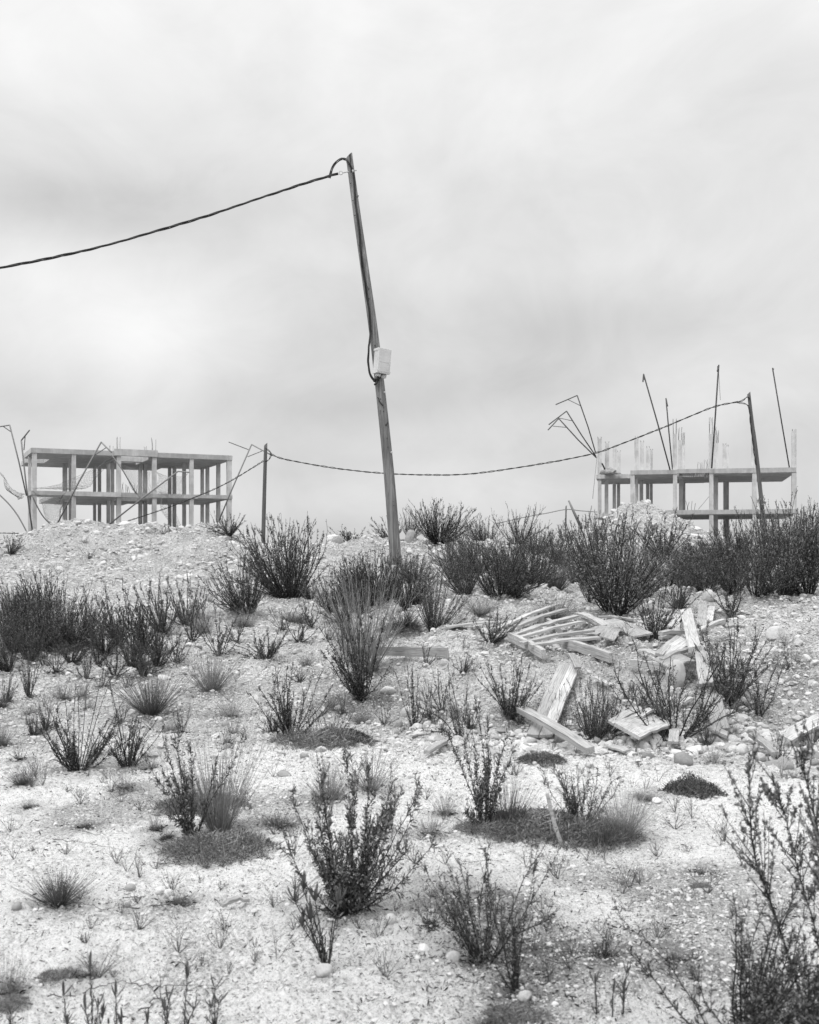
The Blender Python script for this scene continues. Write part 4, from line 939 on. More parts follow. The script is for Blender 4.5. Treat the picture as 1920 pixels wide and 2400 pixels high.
def stem_plant(name, px, py, stems, label, cat, leafL, group=None, nleaf=28, rosette=14, seed=0):
    """stems: list of (dx, dy top offset in photo px, leaf factor)"""
    rr = random.Random(seed); p = bury(hit(px, py)); s = p.y / F; root = empty(name, p)
    for sx, sy, lf in stems:
        top = Vector((sx * s, rr.uniform(-.12, .12) * abs(sy) * s, sy * s)); md = top * .5 + Vector((-sx * s * .12 * rr.uniform(.3, 1.4), 0, 0))
        P = smooth_line([(0, 0, -.01), tuple(md), tuple(top)], 8)
        link('stem', tube_mesh('stem', P, list(np.linspace(.0030, .0013, len(P)) * (leafL / .05)), 'stem_dark', 5), root)
        n = int(nleaf * lf)
        for i in range(n):
            t = .12 + .86 * i / max(n, 1); f = t * (len(P) - 1); j = min(int(f), len(P) - 2); q = P[j] * (1 - f + j) + P[j + 1] * (f - j)
            me = rr.choice(CURL); sc = leafL * rr.uniform(.55, 1.1) * (1.1 - .4 * t)
            link('leaf', me, root, tuple(q), (rr.uniform(-.4, .4), rr.uniform(-.7, .25), i * 2.4 + rr.uniform(-.5, .5)), (sc, sc, sc))
        for i in range(int(rosette * (lf > .3))):
            me = rr.choice(FLAT); sc = leafL * rr.uniform(.8, 1.25)
            q = P[-1] - (P[-1] - P[-2]) * rr.uniform(0, 1.2)
            link('leaf', me, root, tuple(q), (rr.uniform(-.3, .3), -R(rr.uniform(15, 80)), i * 2.4 + rr.uniform(-.3, .3)), (sc, sc, sc))
    tag(root, label, cat, group)
stem_plant('leafy_plant', 690 * k, 2048 * k, [(-78, 190, 1.2), (-60, 215, 1.2), (-42, 150, 1), (-62, 130, .9), (26, 185, .5), (14, 150, .3), (-30, 195, .5)], 'plant with star-like leaf tips on leaning stems behind a round stone', 'plant', .062, nleaf=34, seed=3)
for i, (x, y, st, lb) in enumerate([
    (144, 2190, [(-12, 130, 1), (-2, 60, .5)], 'leafy sprig at the bottom left with two upright top leaves'),
    (196, 2200, [(-6, 215, 1.6), (14, 120, 1), (-20, 110, 1), (22, 90, 1)], 'tallest curled-leaf sprig at the bottom left'),
    (246, 2190, [(-2, 130, 1), (10, 60, .5)], 'curled-leaf sprig third from the left at the bottom'),
    (350, 2180, [(6, 85, 1), (-4, 60, .6)], 'short sprig in the middle of the bottom-left row'),
    (388, 2180, [(10, 150, 1), (26, 70, .6)], 'upright sprig with forked top in the bottom-left row'),
    (452, 2185, [(-2, 130, 1), (10, 100, .9), (-8, 90, .8)], 'dense leafy sprig at the right end of the bottom-left row'),
    (22, 2175, [(2, 50, .7)], 'short sprig nearest the bottom left corner'),
    (310, 2180, [(0, 46, .6)], 'tiny sprig between the third and fourth at the bottom left'),
    (1256, 2150, [(-4, 90, .4), (2, 60, .3)], 'thin bare sprig lower right, left one of a row'),
    (1290, 2150, [(2, 80, .5)], 'thin sprig lower right, middle of the row'),
    (1312, 2140, [(10, 110, .8), (2, 60, .5)], 'leafier sprig lower right, right end of the row'),
    (690, 2036, [], ''), (1425, 1290, [(6, 60, .6), (-14, 40, .4)], 'small leafy plant standing by the grey upright boards')]):
    if st: stem_plant('sprig', x * k, y * k, st, lb, 'plant', .05 if y > 1500 else .13, 'leafy sprigs', nleaf=24, rosette=4, seed=10 + i)

# ------------------------------------------------------------------ stones
def stone_mesh(seed, sub=2):
    import bmesh
    bm = bmesh.new(); bmesh.ops.create_icosphere(bm, subdivisions=sub, radius=1); rs = np.random.RandomState(seed)
    pl = [(Vector(rs.normal(0, 1, 3)).normalized(), rs.uniform(.62, .92)) for _ in range(9)]
    for v in bm.verts:
        c = v.co.copy(); c *= .9 + .25 * float(vn(c.x * 1.4 + seed, c.y * 1.4 + c.z, seed % 7))
        for n, d in pl:
            e = c.dot(n) - d
            if e > 0: c -= n * e * .85
        v.co = c
    me = bpy.data.meshes.new('stone'); bm.to_mesh(me); bm.free()
    me.polygons.foreach_set('use_smooth', [seed % 3 == 0] * len(me.polygons)); me.materials.append(MT['stone']); return me
STM = [stone_mesh(i, 3 if i < 4 else 2) for i in range(12)]
for mm in ('stone_white', 'stone_grey'):
    for me in STM[:12]: me = me.copy(); me.materials.clear(); me.materials.append(MT[mm]); STM.append(me)
def stone(px, py, wp, hp, label, group=None, big=False, cat='stone', tone=None):
    tone = tone or ('white' if 'white' in label else ('grey' if ('grey' in label or 'dark' in label or 'duller' in label) else 'pale'))
    p = bury(hit(px, py), 0); w = wp * p.y / F / 2; h = hp * p.y / F / 2
    o = link('stone' if not big else 'boulder', STM[{'pale': 0, 'white': 12, 'grey': 24}[tone] + (rnd.randint(0, 3) if wp > 28 else rnd.randint(4, 11))], None, (p.x, p.y, p.z + h * .55), (rnd.uniform(-.25, .25), rnd.uniform(-.25, .25), rnd.uniform(0, 6.28)), (w * 1.12, w * rnd.uniform(.8, 1.15), h * 1.2))
    tag(o, label, 'boulder' if big else cat, group)
for x, y, w, h, lb, bg_ in [
  (1634, 1348, 44, 30, 'large pale block sticking out of the right slope', 1), (1422, 1440, 44, 58, 'round-topped upright stone inside the board heap', 1),
  (1372, 1568, 50, 28, 'large rounded stone under the corner of the square board', 0), (1318, 1562, 34, 22, 'grey rounded stone left of the square board', 0),
  (1384, 1688, 24, 10, 'smooth white oval stone beside the dark cushion plant', 0), (683, 2062, 34, 30, 'round pale stone at the foot of the star-leaved plant', 0),
  (892, 2000, 28, 24, 'white angular stone below the sprawling thin shrub', 0), (822, 1950, 26, 22, 'pale stone right of the bushiest shrub foot', 0),
  (1104, 2110, 32, 22, 'pale stone at the foot of the lower middle shrub', 0), (1016, 1965, 26, 18, 'grey stone inside the sprawling thin shrub, left', 0), (1046, 1985, 22, 18, 'grey stone inside the sprawling thin shrub, right', 0),
  (742, 1140, 40, 22, 'pale flat boulder under the lone skyline shrub', 1), (704, 1146, 34, 22, 'pale boulder left of the lone skyline shrub', 1), (866, 1148, 24, 34, 'leaning grey rock on the skyline right of the tall pole', 1),
  (36, 1160, 26, 14, 'grey boulder on the left shoulder of the left mound', 1), (262, 1108, 24, 12, 'white slab of stone on top of the left mound', 0),
  (356, 1892, 24, 22, 'white stone, the larger of two together at the lower left', 0), (336, 1884, 22, 18, 'duller stone left of the two white ones', 0), (366, 1898, 20, 12, 'small flat stone right of the two white ones', 0),
  (274, 1874, 24, 14, 'angular grey stone above the dark tuft', 0), (266, 1908, 18, 12, 'dark grey little stone right of the dark tuft', 0), (36, 1922, 24, 18, 'grey stone left of the dark grass tuft', 0),
  (818, 1464, 34, 18, 'pale stone at the foot of the shrub before the beam', 0), (936, 1398, 20, 16, 'pale stone under the right end of the beam', 0), (1540, 1560, 30, 18, 'pale rounded stone below the lowest board', 0),
  (1440, 1610, 40, 28, 'angular grey stone at the foot of the board heap', 0), (1560, 1585, 30, 22, 'pale round stone in the stone row at right', 0), (1706, 1570, 30, 26, 'grey round stone by the right edge plank', 0), (1640, 1618, 60, 22, 'wide dark flat stone in the stone row near the right edge', 0),
  (1712, 1600, 34, 24, 'dark round stone at the right photo edge', 0), (1600, 1600, 26, 18, 'small pale stone in the stone row near the narrow plank', 0), (1060, 1566, 26, 12, 'pale flat stone left of the crossed planks foot', 0),
  (700, 1252, 36, 26, 'pale block between the two great bushes', 1), (636, 1310, 26, 28, 'upright pale stone under the huge fan-shaped shrub', 1), (1490, 1275, 30, 24, 'pale block above the upright boards', 1),
  (1440, 1200, 34, 20, 'pale block among the bushes right of the right mound', 1), (640, 1598, 20, 12, 'pale stone on the grey-brown mat', 0), (600, 1630, 30, 12, 'pale stone left of the grey-brown mat', 0)]:
    stone(x * k, y * k, w * k, h * k, lb, 'named stones' if 0 else None, bool(bg_))
LM = [(1180, 1560, 'below the crossed planks'), (1300, 1570, 'under the dense dark bush right of the split board'), (1400, 1585, 'by the foot of the square board'), (1500, 1590, 'below the lowest board of the heap'), (1600, 1600, 'round the narrow plank at right'), (1700, 1590, 'by the right edge plank'),
      (1090, 1545, 'left of the split board foot'), (1000, 1560, 'right of the long-stemmed shrub'), (900, 1560, 'below the narrow grey shrub'), (800, 1540, 'below the shrub before the beam'), (700, 1520, 'right of the bare-spiked dark shrub'), (560, 1560, 'left of the bare-spiked dark shrub'),
      (480, 1580, 'below the rounded pale tuft'), (380, 1560, 'right of the large grey tuft'), (240, 1540, 'above the sparse left shrub'), (80, 1560, 'above the dark left bush'), (100, 1420, 'below the left thicket'), (640, 1450, 'above the bare-spiked dark shrub'),
      (900, 1420, 'under the notched beam'), (1000, 1440, 'on the bank below the pallet'), (1650, 1430, 'on the bare right slope'), (300, 1880, 'on the bare lower-left ground'), (560, 1900, 'left of the bushiest shrub'), (900, 1850, 'right of the bushiest shrub'),
      (1250, 1880, 'below the matted grass'), (1450, 1760, 'below the dark cushion plant'), (1500, 1950, 'on the lower right open ground'), (1100, 2140, 'in the dark debris at the bottom'), (800, 2080, 'at the bottom middle'), (300, 2080, 'behind the bottom-left sprigs')]
def nearest(x, y): return min(LM, key=lambda q: (q[0] - x) ** 2 + ((q[1] - y) * 1.6) ** 2)[2]
def rstone(x, y, w):
    size = 'fist-sized' if w > 21 else ('egg-sized' if w > 13 else 'small'); shp = rnd.choice(('rounded', 'flat', 'oblong', 'chunky'))
    h = w * {'rounded': .75, 'flat': .34, 'oblong': .55, 'chunky': .95}[shp]; ww = w * (1.35 if shp == 'oblong' else 1); tone = rnd.choice(('white', 'pale', 'pale', 'pale', 'grey', 'grey'))
    nm = nearest(x, y); stone(x * k, y * k, ww * k, h * k, f'{size} {tone} {shp} stone {nm}', f'{size} {tone} {shp} stones {nm}', tone=tone)
for _ in range(120):   # the stony row at the foot of the bank
    x = rnd.uniform(1040, 1730); y = 1560 + 34 * (x - 1040) / 690 + rnd.gauss(0, 15); rstone(x, y, min(30, 9 + 7 * rnd.paretovariate(2.2) - 7))
for _ in range(46): rstone(rnd.uniform(560, 1060), rnd.uniform(1470, 1590), min(26, 8 + 5 * rnd.paretovariate(2.2) - 5))
for _ in range(36): rstone(rnd.uniform(0, 560), rnd.uniform(1400, 1620), min(24, 8 + 5 * rnd.paretovariate(2.2) - 5))
for _ in range(26): rstone(rnd.uniform(600, 1300), rnd.uniform(1900, 2150), min(30, 9 + 6 * rnd.paretovariate(2.0) - 6))
for _ in range(20): rstone(rnd.uniform(1500, 1725), rnd.uniform(1380, 1560), min(24, 8 + 5 * rnd.paretovariate(2.2) - 5))

seen = set()
for i, (x, y, nm) in enumerate(LM):
    if y > 1640 or nm in seen: continue
    seen.add(nm)
    plant(('thin0', 'thin1', 'thin2', 'open1')[i % 4], 'shrub', (x + rnd.uniform(-30, 30)) * k, (y - 14) * k, rnd.uniform(34, 62) * k, rnd.uniform(30, 46) * k, 'little scraggly shrub ' + nm, 'shrub', 'little scraggly shrubs')
    plant(('wisp0', 'tuft1', 'wisp2', 'wisp1')[i % 4], 'grass_tuft', (x + rnd.uniform(-60, 60)) * k, (y - rnd.uniform(20, 60)) * k, rnd.uniform(24, 40) * k, rnd.uniform(30, 60) * k, 'small pale dry tuft ' + nm, 'grass tuft', 'small dry tufts')
# pebbles and gravel: nobody could count them
def scatter(name, seed, n, meshes, label_kind, rmin, rmax, size, mt, zone=None, flat=.6):
    rs = np.random.RandomState(seed)
    d = np.exp(rs.uniform(math.log(rmin), math.log(rmax), n)); an = np.radians(rs.uniform(-23.5, 23.5, n)); x = d * np.sin(an); y = d * np.cos(an)
    keep = np.ones(n, bool) if zone is None else rs.uniform(0, 1, n) < zone(x, y)
    x, y, d = x[keep], y[keep], d[keep]; m = len(x)
    s = size(rs, d); z = ground_z(x, y) + s * .15
    me = bpy.data.meshes.new(name); me.vertices.add(m); me.vertices.foreach_set('co', np.stack([x, y, z], 1).astype(np.float32).ravel())
    sc = np.stack([s * rs.uniform(.8, 1.3, m), s * rs.uniform(.7, 1.1, m), s * rs.uniform(.4, .85, m) * flat / .6], 1)
    rt = np.stack([rs.uniform(-.4, .4, m), rs.uniform(-.4, .4, m), rs.uniform(0, 6.28, m)], 1)
    for nm, arr in (('sc', sc), ('rt', rt)):
        at_ = me.attributes.new(nm, 'FLOAT_VECTOR', 'POINT'); at_.data.foreach_set('vector', arr.astype(np.float32).ravel())
    at_ = me.attributes.new('pick', 'INT', 'POINT'); at_.data.foreach_set('value', rs.randint(0, 3, m).astype(np.int32))
    o = link(name, me); o['kind'] = 'stuff'
    ng = bpy.data.node_groups.new(name, 'GeometryNodeTree'); ng.interface.new_socket('Geometry', in_out='INPUT', socket_type='NodeSocketGeometry'); ng.interface.new_socket('Geometry', in_out='OUTPUT', socket_type='NodeSocketGeometry')
    nn = ng.nodes; gi = nn.new('NodeGroupInput'); go = nn.new('NodeGroupOutput'); lk = ng.links.new
    join = nn.new('GeometryNodeGeometryToInstance')
    for i in range(3):
        ic = nn.new('GeometryNodeMeshIcoSphere'); ic.inputs['Subdivisions'].default_value = 2; ic.inputs['Radius'].default_value = 1
        sp_ = nn.new('GeometryNodeSetPosition'); no = nn.new('ShaderNodeTexNoise'); no.noise_dimensions = '4D'; no.inputs['W'].default_value = 3.7 * i + seed; no.inputs['Scale'].default_value = .9
        sub = nn.new('ShaderNodeVectorMath'); sub.operation = 'SUBTRACT'; sub.inputs[1].default_value = (.5, .5, .5); lk(no.outputs['Color'], sub.inputs[0])
        scl = nn.new('ShaderNodeVectorMath'); scl.operation = 'SCALE'; scl.inputs['Scale'].default_value = 1.5; lk(sub.outputs[0], scl.inputs[0])
        lk(ic.outputs['Mesh'], sp_.inputs['Geometry']); lk(scl.outputs[0], sp_.inputs['Offset'])
        ms = nn.new('GeometryNodeSetMaterial'); ms.inputs['Material'].default_value = MT[mt]; lk(sp_.outputs[0], ms.inputs[0])
        lk(ms.outputs[0], join.inputs[0])
    io = nn.new('GeometryNodeInstanceOnPoints'); io.inputs['Pick Instance'].default_value = True
    lk(gi.outputs[0], io.inputs['Points']); lk(join.outputs[0], io.inputs['Instance'])
    def attr(nm, ty): q = nn.new('GeometryNodeInputNamedAttribute'); q.data_type = ty; q.inputs['Name'].default_value = nm; return q.outputs[0]
    lk(attr('pick', 'INT'), io.inputs['Instance Index']); lk(attr('sc', 'FLOAT_VECTOR'), io.inputs['Scale'])
    e = nn.new('FunctionNodeEulerToRotation'); lk(attr('rt', 'FLOAT_VECTOR'), e.inputs[0]); lk(e.outputs[0], io.inputs['Rotation'])
    lk(io.outputs[0], go.inputs[0]); md = o.modifiers.new('scatter', 'NODES'); md.node_group = ng; return o
def gsize(rs, d): return np.minimum(.0024 + .00042 * d, .011) * .72 * (1 + rs.pareto(3.0, len(d))).clip(1, 4.2)
def zstony(x, y): return np.clip(.25 + 1.1 * (vn(x * 1.1, y * .7, 12) - .35) + .5 * sst(9.4, 10.3, y) + .6 * sst(22, 25, y), .08, 1)
scatter('gravel', 21, 260000, None, '', 3.4, 32, gsize, 'pebble', lambda x, y: zstony(x, y) * (1 - .7 * chalk(x, y)))
scatter('mound_rubble', 23, 110000, None, '', 9, 33, lambda rs, d: (.004 + .00055 * d) * (1 + rs.pareto(2.6, len(d))).clip(1, 4.5), 'pebble', lambda x, y: np.clip(.7 * sst(21, 24, y) + .35 * sst(10, 11, y) * sst(-.5, 1, x) + .12, 0, 1) * vn(x * 1.7, y, 19))
def foot(x, y): return sst(-.5, .6, x) * np.exp(-((y - 10.1 - .25 * (vn(x * 2, y, 3) - .5)) / .32) ** 2)
scatter('bank_foot_pebbles', 22, 60000, None, '', 9.2, 11.2, lambda rs, d: .011 * (1 + rs.pareto(2.2, len(d))).clip(1, 4), 'pebble', lambda x, y: foot(x, y) * .5)

# leaf litter and dead twigs
def litter():
    rs = np.random.RandomState(31); n = 140000
    d = np.exp(rs.uniform(math.log(3.5), math.log(22), n)); an = np.radians(rs.uniform(-23, 23, n)); x = d * np.sin(an); y = d * np.cos(an)
    w = .20 + .45 * sst(8.5, 10.5, y) + .8 * np.exp(-((x - .35) / .55) ** 2 - ((y - 5.0) / .7) ** 2) + .5 * np.exp(-((x + 1.2) / .6) ** 2 - ((y - 7.6) / .5) ** 2) + .5 * np.clip(vn(x * 1.5, y * .9, 14) - .55, 0, 1)
    kp = rs.uniform(0, 1, n) < w; x, y = x[kp], y[kp]
    for bx, by, bw in BASES:
        q = 130 if by > 15 else 260; rr_ = np.abs(rs.normal(0, .26, q)) * bw + .01; aa = rs.uniform(0, 6.28, q); x = np.concatenate([x, bx + rr_ * np.cos(aa)]); y = np.concatenate([y, by + rr_ * np.sin(aa) * 1.3])
    z = ground_z(x, y) + .004; m = len(x); sc_ = np.where(y > 13, 1.5, 1.0)
    dr = norm(np.stack([rs.normal(0, 1, m), rs.normal(0, 1, m), rs.normal(.1, .15, m)], 1)); sz = rs.uniform(.006, .020, m) * np.where(rs.uniform(0, 1, m) < .2, 1.8, 1) * sc_
    V, f = leaf_np(rs, np.stack([x, y, z], 1), dr, sz, sz * .22, .7, True); o = link('leaf_litter', mesh_np('leaf_litter', V, f, 'litter')); o['kind'] = 'stuff'
litter()
def seedlings():
    rs = np.random.RandomState(37); n = 420; P = []; Rr = []
    d = np.exp(rs.uniform(math.log(4.5), math.log(24), n)); an = np.radians(rs.uniform(-22, 22, n)); x0 = d * np.sin(an); y0 = d * np.cos(an); z0 = ground_z(x0, y0)
    for i in range(n):
        hh = rs.uniform(.03, .13) * (1 + d[i] * .03)
        for j in range(rs.randint(4, 12)):
            a_ = rs.uniform(0, 6.28); t = rs.uniform(.1, 1.0); dv = np.array([math.cos(a_) * math.sin(t), math.sin(a_) * math.sin(t), math.cos(t)])
            b0 = np.array([x0[i], y0[i], z0[i] - .005]); q = [b0, b0 + dv * hh * .5, b0 + dv * hh + rs.normal(0, .12 * hh, 3)]; P.append(q); Rr.append([.0015 + .00008 * d[i], .0012, .0008])
            P.append([q[1], q[1] + (dv + rs.normal(0, .5, 3)) * hh * .25, q[1] + (dv + rs.normal(0, .5, 3)) * hh * .5]); Rr.append([.0012, .001, .0007])
    V, f = tubes(np.array(P), np.array(Rr), 3, False); o = link('dry_ground_cover', mesh_np('dry_ground_cover', V, f, 'straw_dark')); o['kind'] = 'stuff'
seedlings()
for i, (pts, r_, lb) in enumerate([([(190, 1953), (230, 1957), (275, 1953)], .004, 'thin dead twig lying on the bare left ground'), ([(288, 2110), (330, 2103), (395, 2100)], .005, 'dead twig lying below the two white stones'), ([(300, 2133), (380, 2130), (440, 2128), (465, 2138)], .005, 'long dead twig lying below the pale wisp'),
        ([(110, 2335), (180, 2332), (260, 2312), (330, 2304)], .005, 'dead twig crossing behind the bottom-left sprigs'), ([(300, 2300), (370, 2315), (430, 2316), (520, 2314)], .004, 'long thin twig right of the tallest bottom-left sprig'), ([(330, 2362), (370, 2345), (400, 2330)], .006, 'short dark twig between bottom-left sprigs'),
        ([(1275, 2255), (1340, 2268), (1430, 2285)], .006, 'dark stick lying right of the lower middle shrub'), ([(1560, 2180), (1600, 2168), (1680, 2163)], .004, 'pale curved twig on the lower right ground'), ([(1068, 2020), (1110, 2028), (1190, 2012)], .003, 'thin twig on pale ground right of the sprawling shrub'),
        ([(128, 1975), (200, 1978), (255, 1988)], .004, 'dark twig above the dark grass tuft'), ([(120, 2118), (190, 2125), (255, 2134)], .005, 'twig trailing right from the dark grass tuft')]):
    P = [hit(*q) for q in pts]; P = [Vector((q.x, q.y, float(ground_z(np.array([q.x]), np.array([q.y]))[0]) + .008)) for q in P]
    tag(link('dead_twig', tube_mesh('dead_twig', [tuple(np.array(q) + np.array([rnd.uniform(-.012, .012), rnd.uniform(-.02, .02), rnd.uniform(0, .012)])) for q in smooth_line(P, 6)], list(np.linspace(r_ * .55, r_ * .25, 6 * (len(P) - 1) + 1)), 'straw_dark', 5)), lb, 'twig')
P = [hit(1318, 1985, .0), hit(1306, 1940, .0)]
tag(link('pale_stick', tube_mesh('pale_stick', smooth_line([hit(1319, 1987, 0), hit(1308, 1985, 0) + Vector((-.02, 0, .13)), hit(1300, 1985, 0) + Vector((-.04, .02, .30))], 5), [.013] * 6 + [.011] * 5, 'weathered_wood', 7)), 'pale bare stick leaning in the matted grass', 'stick')

# ------------------------------------------------------------------ planks
def zz(p, z):
    return (1000 + .32464 * p[0], 1380 + .32464 * p[1]) if z == 'p' else ((1400 + .30145 * p[0], 1380 + .30145 * p[1]) if z == 'q' else (p[0] * k, p[1] * k))
def board(name, A, B, w, t, roll=0, parent=None, seed=0, m='weathered_wood', ragged=.02, taper=1.0):
    """real board between two points; long axis local X, grain follows it"""
    ax = (B - A); Ln = ax.length; ax.normalize(); up = Vector((0, -.18, 1)); side = ax.cross(up).normalized(); up = side.cross(ax)
    Rm = Matrix((ax, -side, up)).transposed(); Rm = Rm @ Matrix.Rotation(roll, 3, 'X')
    rs = np.random.RandomState(seed + 900); n = 9; V = []; Q_ = []
    for i in range(n):
        u = i / (n - 1); ww = w * (1 + (taper - 1) * u) / 2 * (1 + rs.uniform(-.06, .06)); bow = .022 * math.sin(u * math.pi) * rs.uniform(.3, 1) ; tt = t / 2
        ex = lambda: rs.uniform(-1, 1) * ragged * w * 2 if i in (0, n - 1) else 0
        e1, e2 = ex(), ex()
        for (yy, zz_, e) in ((-ww, -tt, e1), (ww, -tt, e2), (ww, tt, e2 * .8), (-ww, tt, e1 * .9)): V.append((u * Ln + e, yy, zz_ + bow))
    for i in range(n - 1):
        for j in range(4): a_ = i * 4 + j; b_ = i * 4 + (j + 1) % 4; Q_.append((a_, b_, b_ + 4, a_ + 4))
    Q_ += [(3, 2, 1, 0), (n * 4 - 4, n * 4 - 3, n * 4 - 2, n * 4 - 1)]
    me = mesh_np(name, V, [Q_], m); me.flip_normals() if False else None
    o = bpy.data.objects.new(name, me); C.objects.link(o); M4 = Rm.to_4x4(); M4.translation = A
    if parent is not None: o.parent = parent; M4.translation = A - parent.location
    o.matrix_local = M4
    return o
def lifted(pa, pb, ha, hb, t):
    """raise both ends until the whole board clears the stones under it"""
    for _ in range(4):
        A = hit(*pa, ha); B = hit(*pb, hb); u = np.linspace(.08, .92, 9)
        xs = A.x + (B.x - A.x) * u; ys = A.y + (B.y - A.y) * u; zs = A.z + (B.z - A.z) * u
        de = ground_z(xs, ys) + t * .5 + .004 - zs; m = float(de.max())
        if m <= 0: break
        c = float((de * u).sum() / max(abs(de).sum(), 1e-6)); ha += m * (.9 if float(u[de.argmax()]) < .6 else .4); hb += m * (.9 if float(u[de.argmax()]) > .4 else .4)
    return A, B
def plank(z, a_, b_, w, t, roll, label, ha=.05, hb=.05, **kw):
    up = .05 if z == 'q' else .02; A, B = lifted(zz(a_, z), zz(b_, z), ha + up, hb + up * .6, t); o = board('plank', A, B, w, t, roll, seed=rnd.randint(0, 999), **kw); tag(o, label, 'plank', 'old planks and boards'); return o
# the broken pallet
pc = hit(*zz((900, 350), 'p')); pal = empty('broken_pallet', pc); tag(pal, 'broken wooden pallet of six slats fanned over crossing beams', 'pallet')
for i, (a_, b_, ha, hb) in enumerate([((500, 292), (937, 114), .10, .16), ((650, 271), (1002, 148), .12, .16), ((625, 334), (1080, 198), .10, .17), ((650, 358), (1130, 239), .12, .17), ((682, 394), (1196, 302), .13, .17), ((752, 411), (1246, 352), .13, .16)]):
    board('slat', *lifted(zz(a_, 'p'), zz(b_, 'p'), ha, hb, .03), .085, .024, -.15 + .05 * (i % 3), pal, i)
for i, (a_, b_, ha, hb) in enumerate([((790, 188), (1000, 330), .06, .06), ((985, 395), (1332, 498), .08, .05), ((600, 345), (845, 472), .05, .05)]):
    board('beam', *lifted(zz(a_, 'p'), zz(b_, 'p'), ha, hb, .06), .05, .09, 0, pal, 20 + i)
A, B = lifted((788, 1528), (1049, 1530), .05, .05, .08); nb = empty('notched_beam', A); tag(nb, 'long notched beam on edge left of the pallet behind the upright shrub', 'beam')
board('rail', A, B, .03, .10, 0, nb, 41)
for u in (.06, .36, .62, .9):
    q = A.lerp(B, u) + Vector((0, 0, .06)); board('block', q, q + Vector((.10, 0, 0)), .05, .02, 0, nb, 50 + int(u * 10))
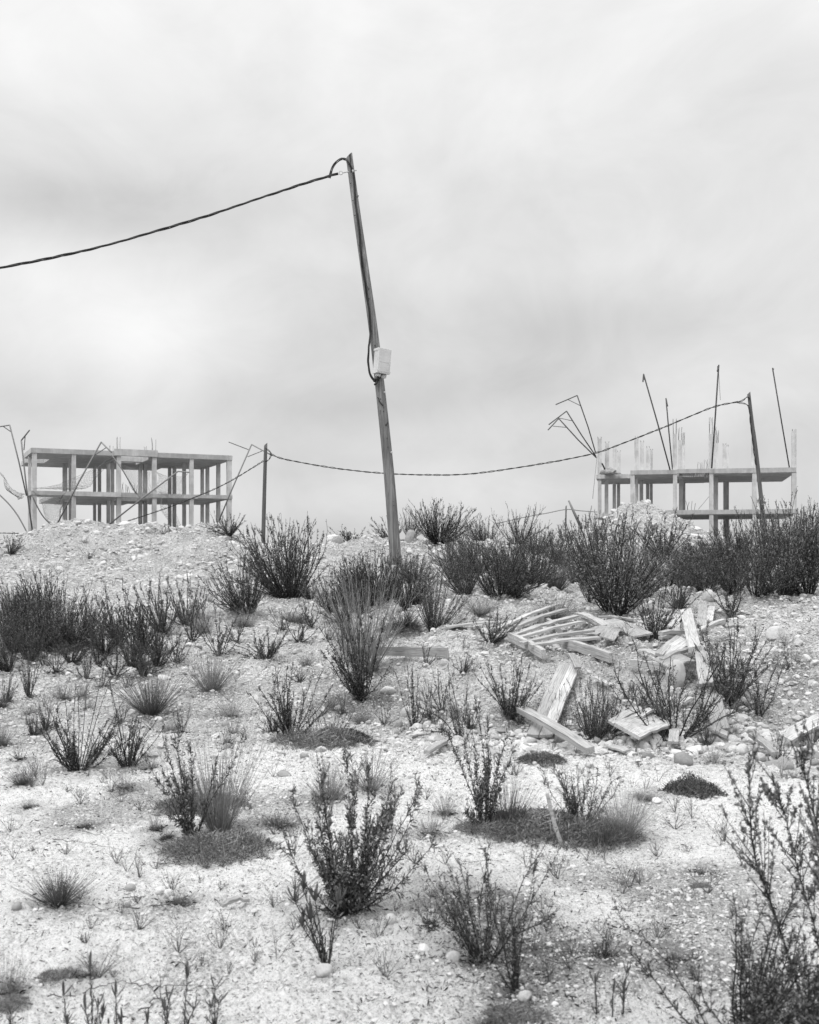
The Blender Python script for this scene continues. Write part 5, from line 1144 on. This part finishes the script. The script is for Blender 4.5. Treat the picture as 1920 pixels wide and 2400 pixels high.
# the wide split board: two halves with the crack between them
A, B = lifted(zz((1038, 555), 'p'), zz((818, 1062), 'p'), .06, .04, .03); sb = empty('split_board', A); tag(sb, 'wide pale split board sloping down the bank under the crossing plank', 'board')
sd = (B - A).cross(Vector((0, 0, 1))).normalized() * .052
board('board_half', A + sd, B + sd * 1.18, .105, .03, 0, sb, 61, ragged=.12); board('board_half', A - sd * .98, B - sd * 1.0, .10, .03, 0, sb, 62, ragged=.15)
PLK = [
 ('q', (940, 640), (985, 800), .07, .02, .1, 'thin grey lath beside the thick plank in the heap', .06, .04),
 ('q', (330, 480), (470, 520), .07, .025, .1, 'short board poking left from under the wide board', .06, .06),
 ('p', (1205, 640), (1330, 700), .06, .02, 0, 'small lath on the bank above the dense dark bush', .03, .03),
 ('q', (640, 900), (740, 850), .05, .02, 0, 'broken lath under the branching bush', .03, .05),
 ('p', (1040, 470), (1092, 572), .06, .02, 0, 'short narrow plank at the top end of the wide split board', .14, .14),
 ('p', (680, 868), (1182, 1165), .085, .05, .1, 'dark-edged plank crossing over the foot of the split board', .10, .05),
 ('p', (140, 276), (600, 240), .12, .02, -.1, 'thin grey board lying left of the pallet', .06, .07),
 ('p', (1110, 176), (1292, 266), .09, .02, .1, 'narrow board at the upper right of the pallet', .14, .14),
 ('p', (1120, 218), (1232, 264), .06, .02, .1, 'short dark board under the narrow one right of the pallet', .08, .08),
 ('p', (1150, 330), (1330, 275), .26, .015, -.1, 'wide thin board leaning at the right end of the slats', .10, .14),
 ('p', (1300, 360), (1370, 262), .16, .015, .2, 'cracked triangular board right of the slats', .12, .14),
 ('p', (1290, 230), (1560, 338), .22, .02, .15, 'broad pale board stretching right from the pallet', .08, .06),
 ('p', (1240, 204), (1490, 224), .05, .025, 0, 'long thin strip behind the broad pale board', .10, .10),
 ('p', (1300, 222), (1510, 240), .05, .025, 0, 'second thin strip just below the long one', .07, .07),
 ('p', (1400, 330), (1600, 346), .05, .03, 0, 'thin dark strip running right under the dark shrub', .03, .04),
 ('p', (1295, 1140), (1442, 1172), .08, .015, 0, 'small flat board on the ground below the dense dark bush', .02, .02),
 ('p', (0, 1180), (155, 1100), .05, .03, 0, 'short plank piece on the ground under the long-stemmed shrub', .02, .02),
 ('q', (235, 1108), (480, 1012), .26, .03, .28, 'square weathered board tilted on stones at the heap foot', .10, .10),
 ('q', (105, 1045), (345, 930), .07, .025, .2, 'narrow plank lying above the square board', .12, .16),
 ('q', (160, 952), (272, 922), .10, .02, .1, 'short pale board behind the narrow plank', .10, .12),
 ('q', (190, 885), (312, 912), .06, .04, 0, 'short thick batten above the square board', .14, .12),
 ('q', (315, 1003), (430, 938), .06, .02, .1, 'small strip lying on the square board', .16, .16),
 ('q', (690, 172), (758, 470), .12, .05, .2, 'long grey post leaning down the middle of the heap', .26, .22),
 ('q', (805, 455), (852, 745), .13, .04, .2, 'thick plank continuing below the long grey post', .20, .10),
 ('q', (890, 850), (962, 1098), .15, .03, .15, 'broad plank sliding to the stones below the heap', .10, .05),
 ('q', (870, 880), (935, 830), .10, .03, .1, 'short broken plank above the broad sliding one', .08, .10),
 ('q', (490, 348), (690, 340), .06, .04, 0, 'dark split log lying across the top of the heap', .08, .10),
 ('q', (490, 382), (640, 375), .05, .03, 0, 'dark strip under the split log', .04, .05),
 ('q', (478, 515), (640, 378), .07, .03, .2, 'narrow plank pointing down left from the grey post', .10, .14),
 ('q', (510, 528), (700, 400), .13, .02, .2, 'pale board right of the narrow down-left plank', .08, .14),
 ('q', (500, 555), (720, 468), .05, .03, 0, 'thin batten under the pale board in the heap', .10, .12),
 ('q', (500, 588), (700, 535), .24, .02, .1, 'wide board in the middle of the heap', .10, .12),
 ('q', (255, 578), (602, 638), .03, .07, 0, 'long dark plank on edge in front of the wide board', .06, .06),
 ('q', (600, 642), (745, 590), .03, .06, 0, 'short plank on edge right of the long dark one', .06, .06),
 ('q', (775, 335), (985, 243), .05, .03, 0, 'dark stick-like batten right of the grey post', .14, .18),
 ('q', (800, 325), (1010, 258), .04, .03, 0, 'second batten beside the stick-like one', .10, .12),
 ('q', (590, 330), (608, 205), .14, .02, 0, 'pale upright board left of the grey post top', .06, .10),
 ('q', (812, 290), (822, 110), .11, .02, 0, 'bleached board lying up the slope behind the heap', .05, .08),
 ('q', (868, 250), (892, 140), .09, .02, 0, 'shorter bleached board beside the longer one behind the heap', .05, .08),
 ('q', (980, 285), (1120, 282), .16, .03, .1, 'flat bleached board at the right of the battens', .08, .08),
 ('q', (800, 1072), (1008, 1138), .08, .03, .2, 'thin grey plank pointed at its end below the heap', .06, .03),
 ('q', (590, 1195), (602, 1092), .08, .02, 0, 'small upright offcut between stones', .02, .04),
 ('q', (1200, 1130), (1388, 1282), .06, .03, .1, 'narrow plank half buried in the stone row at right', .06, .03),
 ('q', (1452, 1165), (1760, 1010), .13, .035, .3, 'thick plank running off the right photo edge', .04, .10),
 ('v', (466, 1906), (523, 1894), .03, .015, 0, 'thin wood sliver on the pale ground left of the bushiest shrub', .01, .02)]
for a_ in PLK: plank(*a_[:7], ha=a_[7], hb=a_[8])
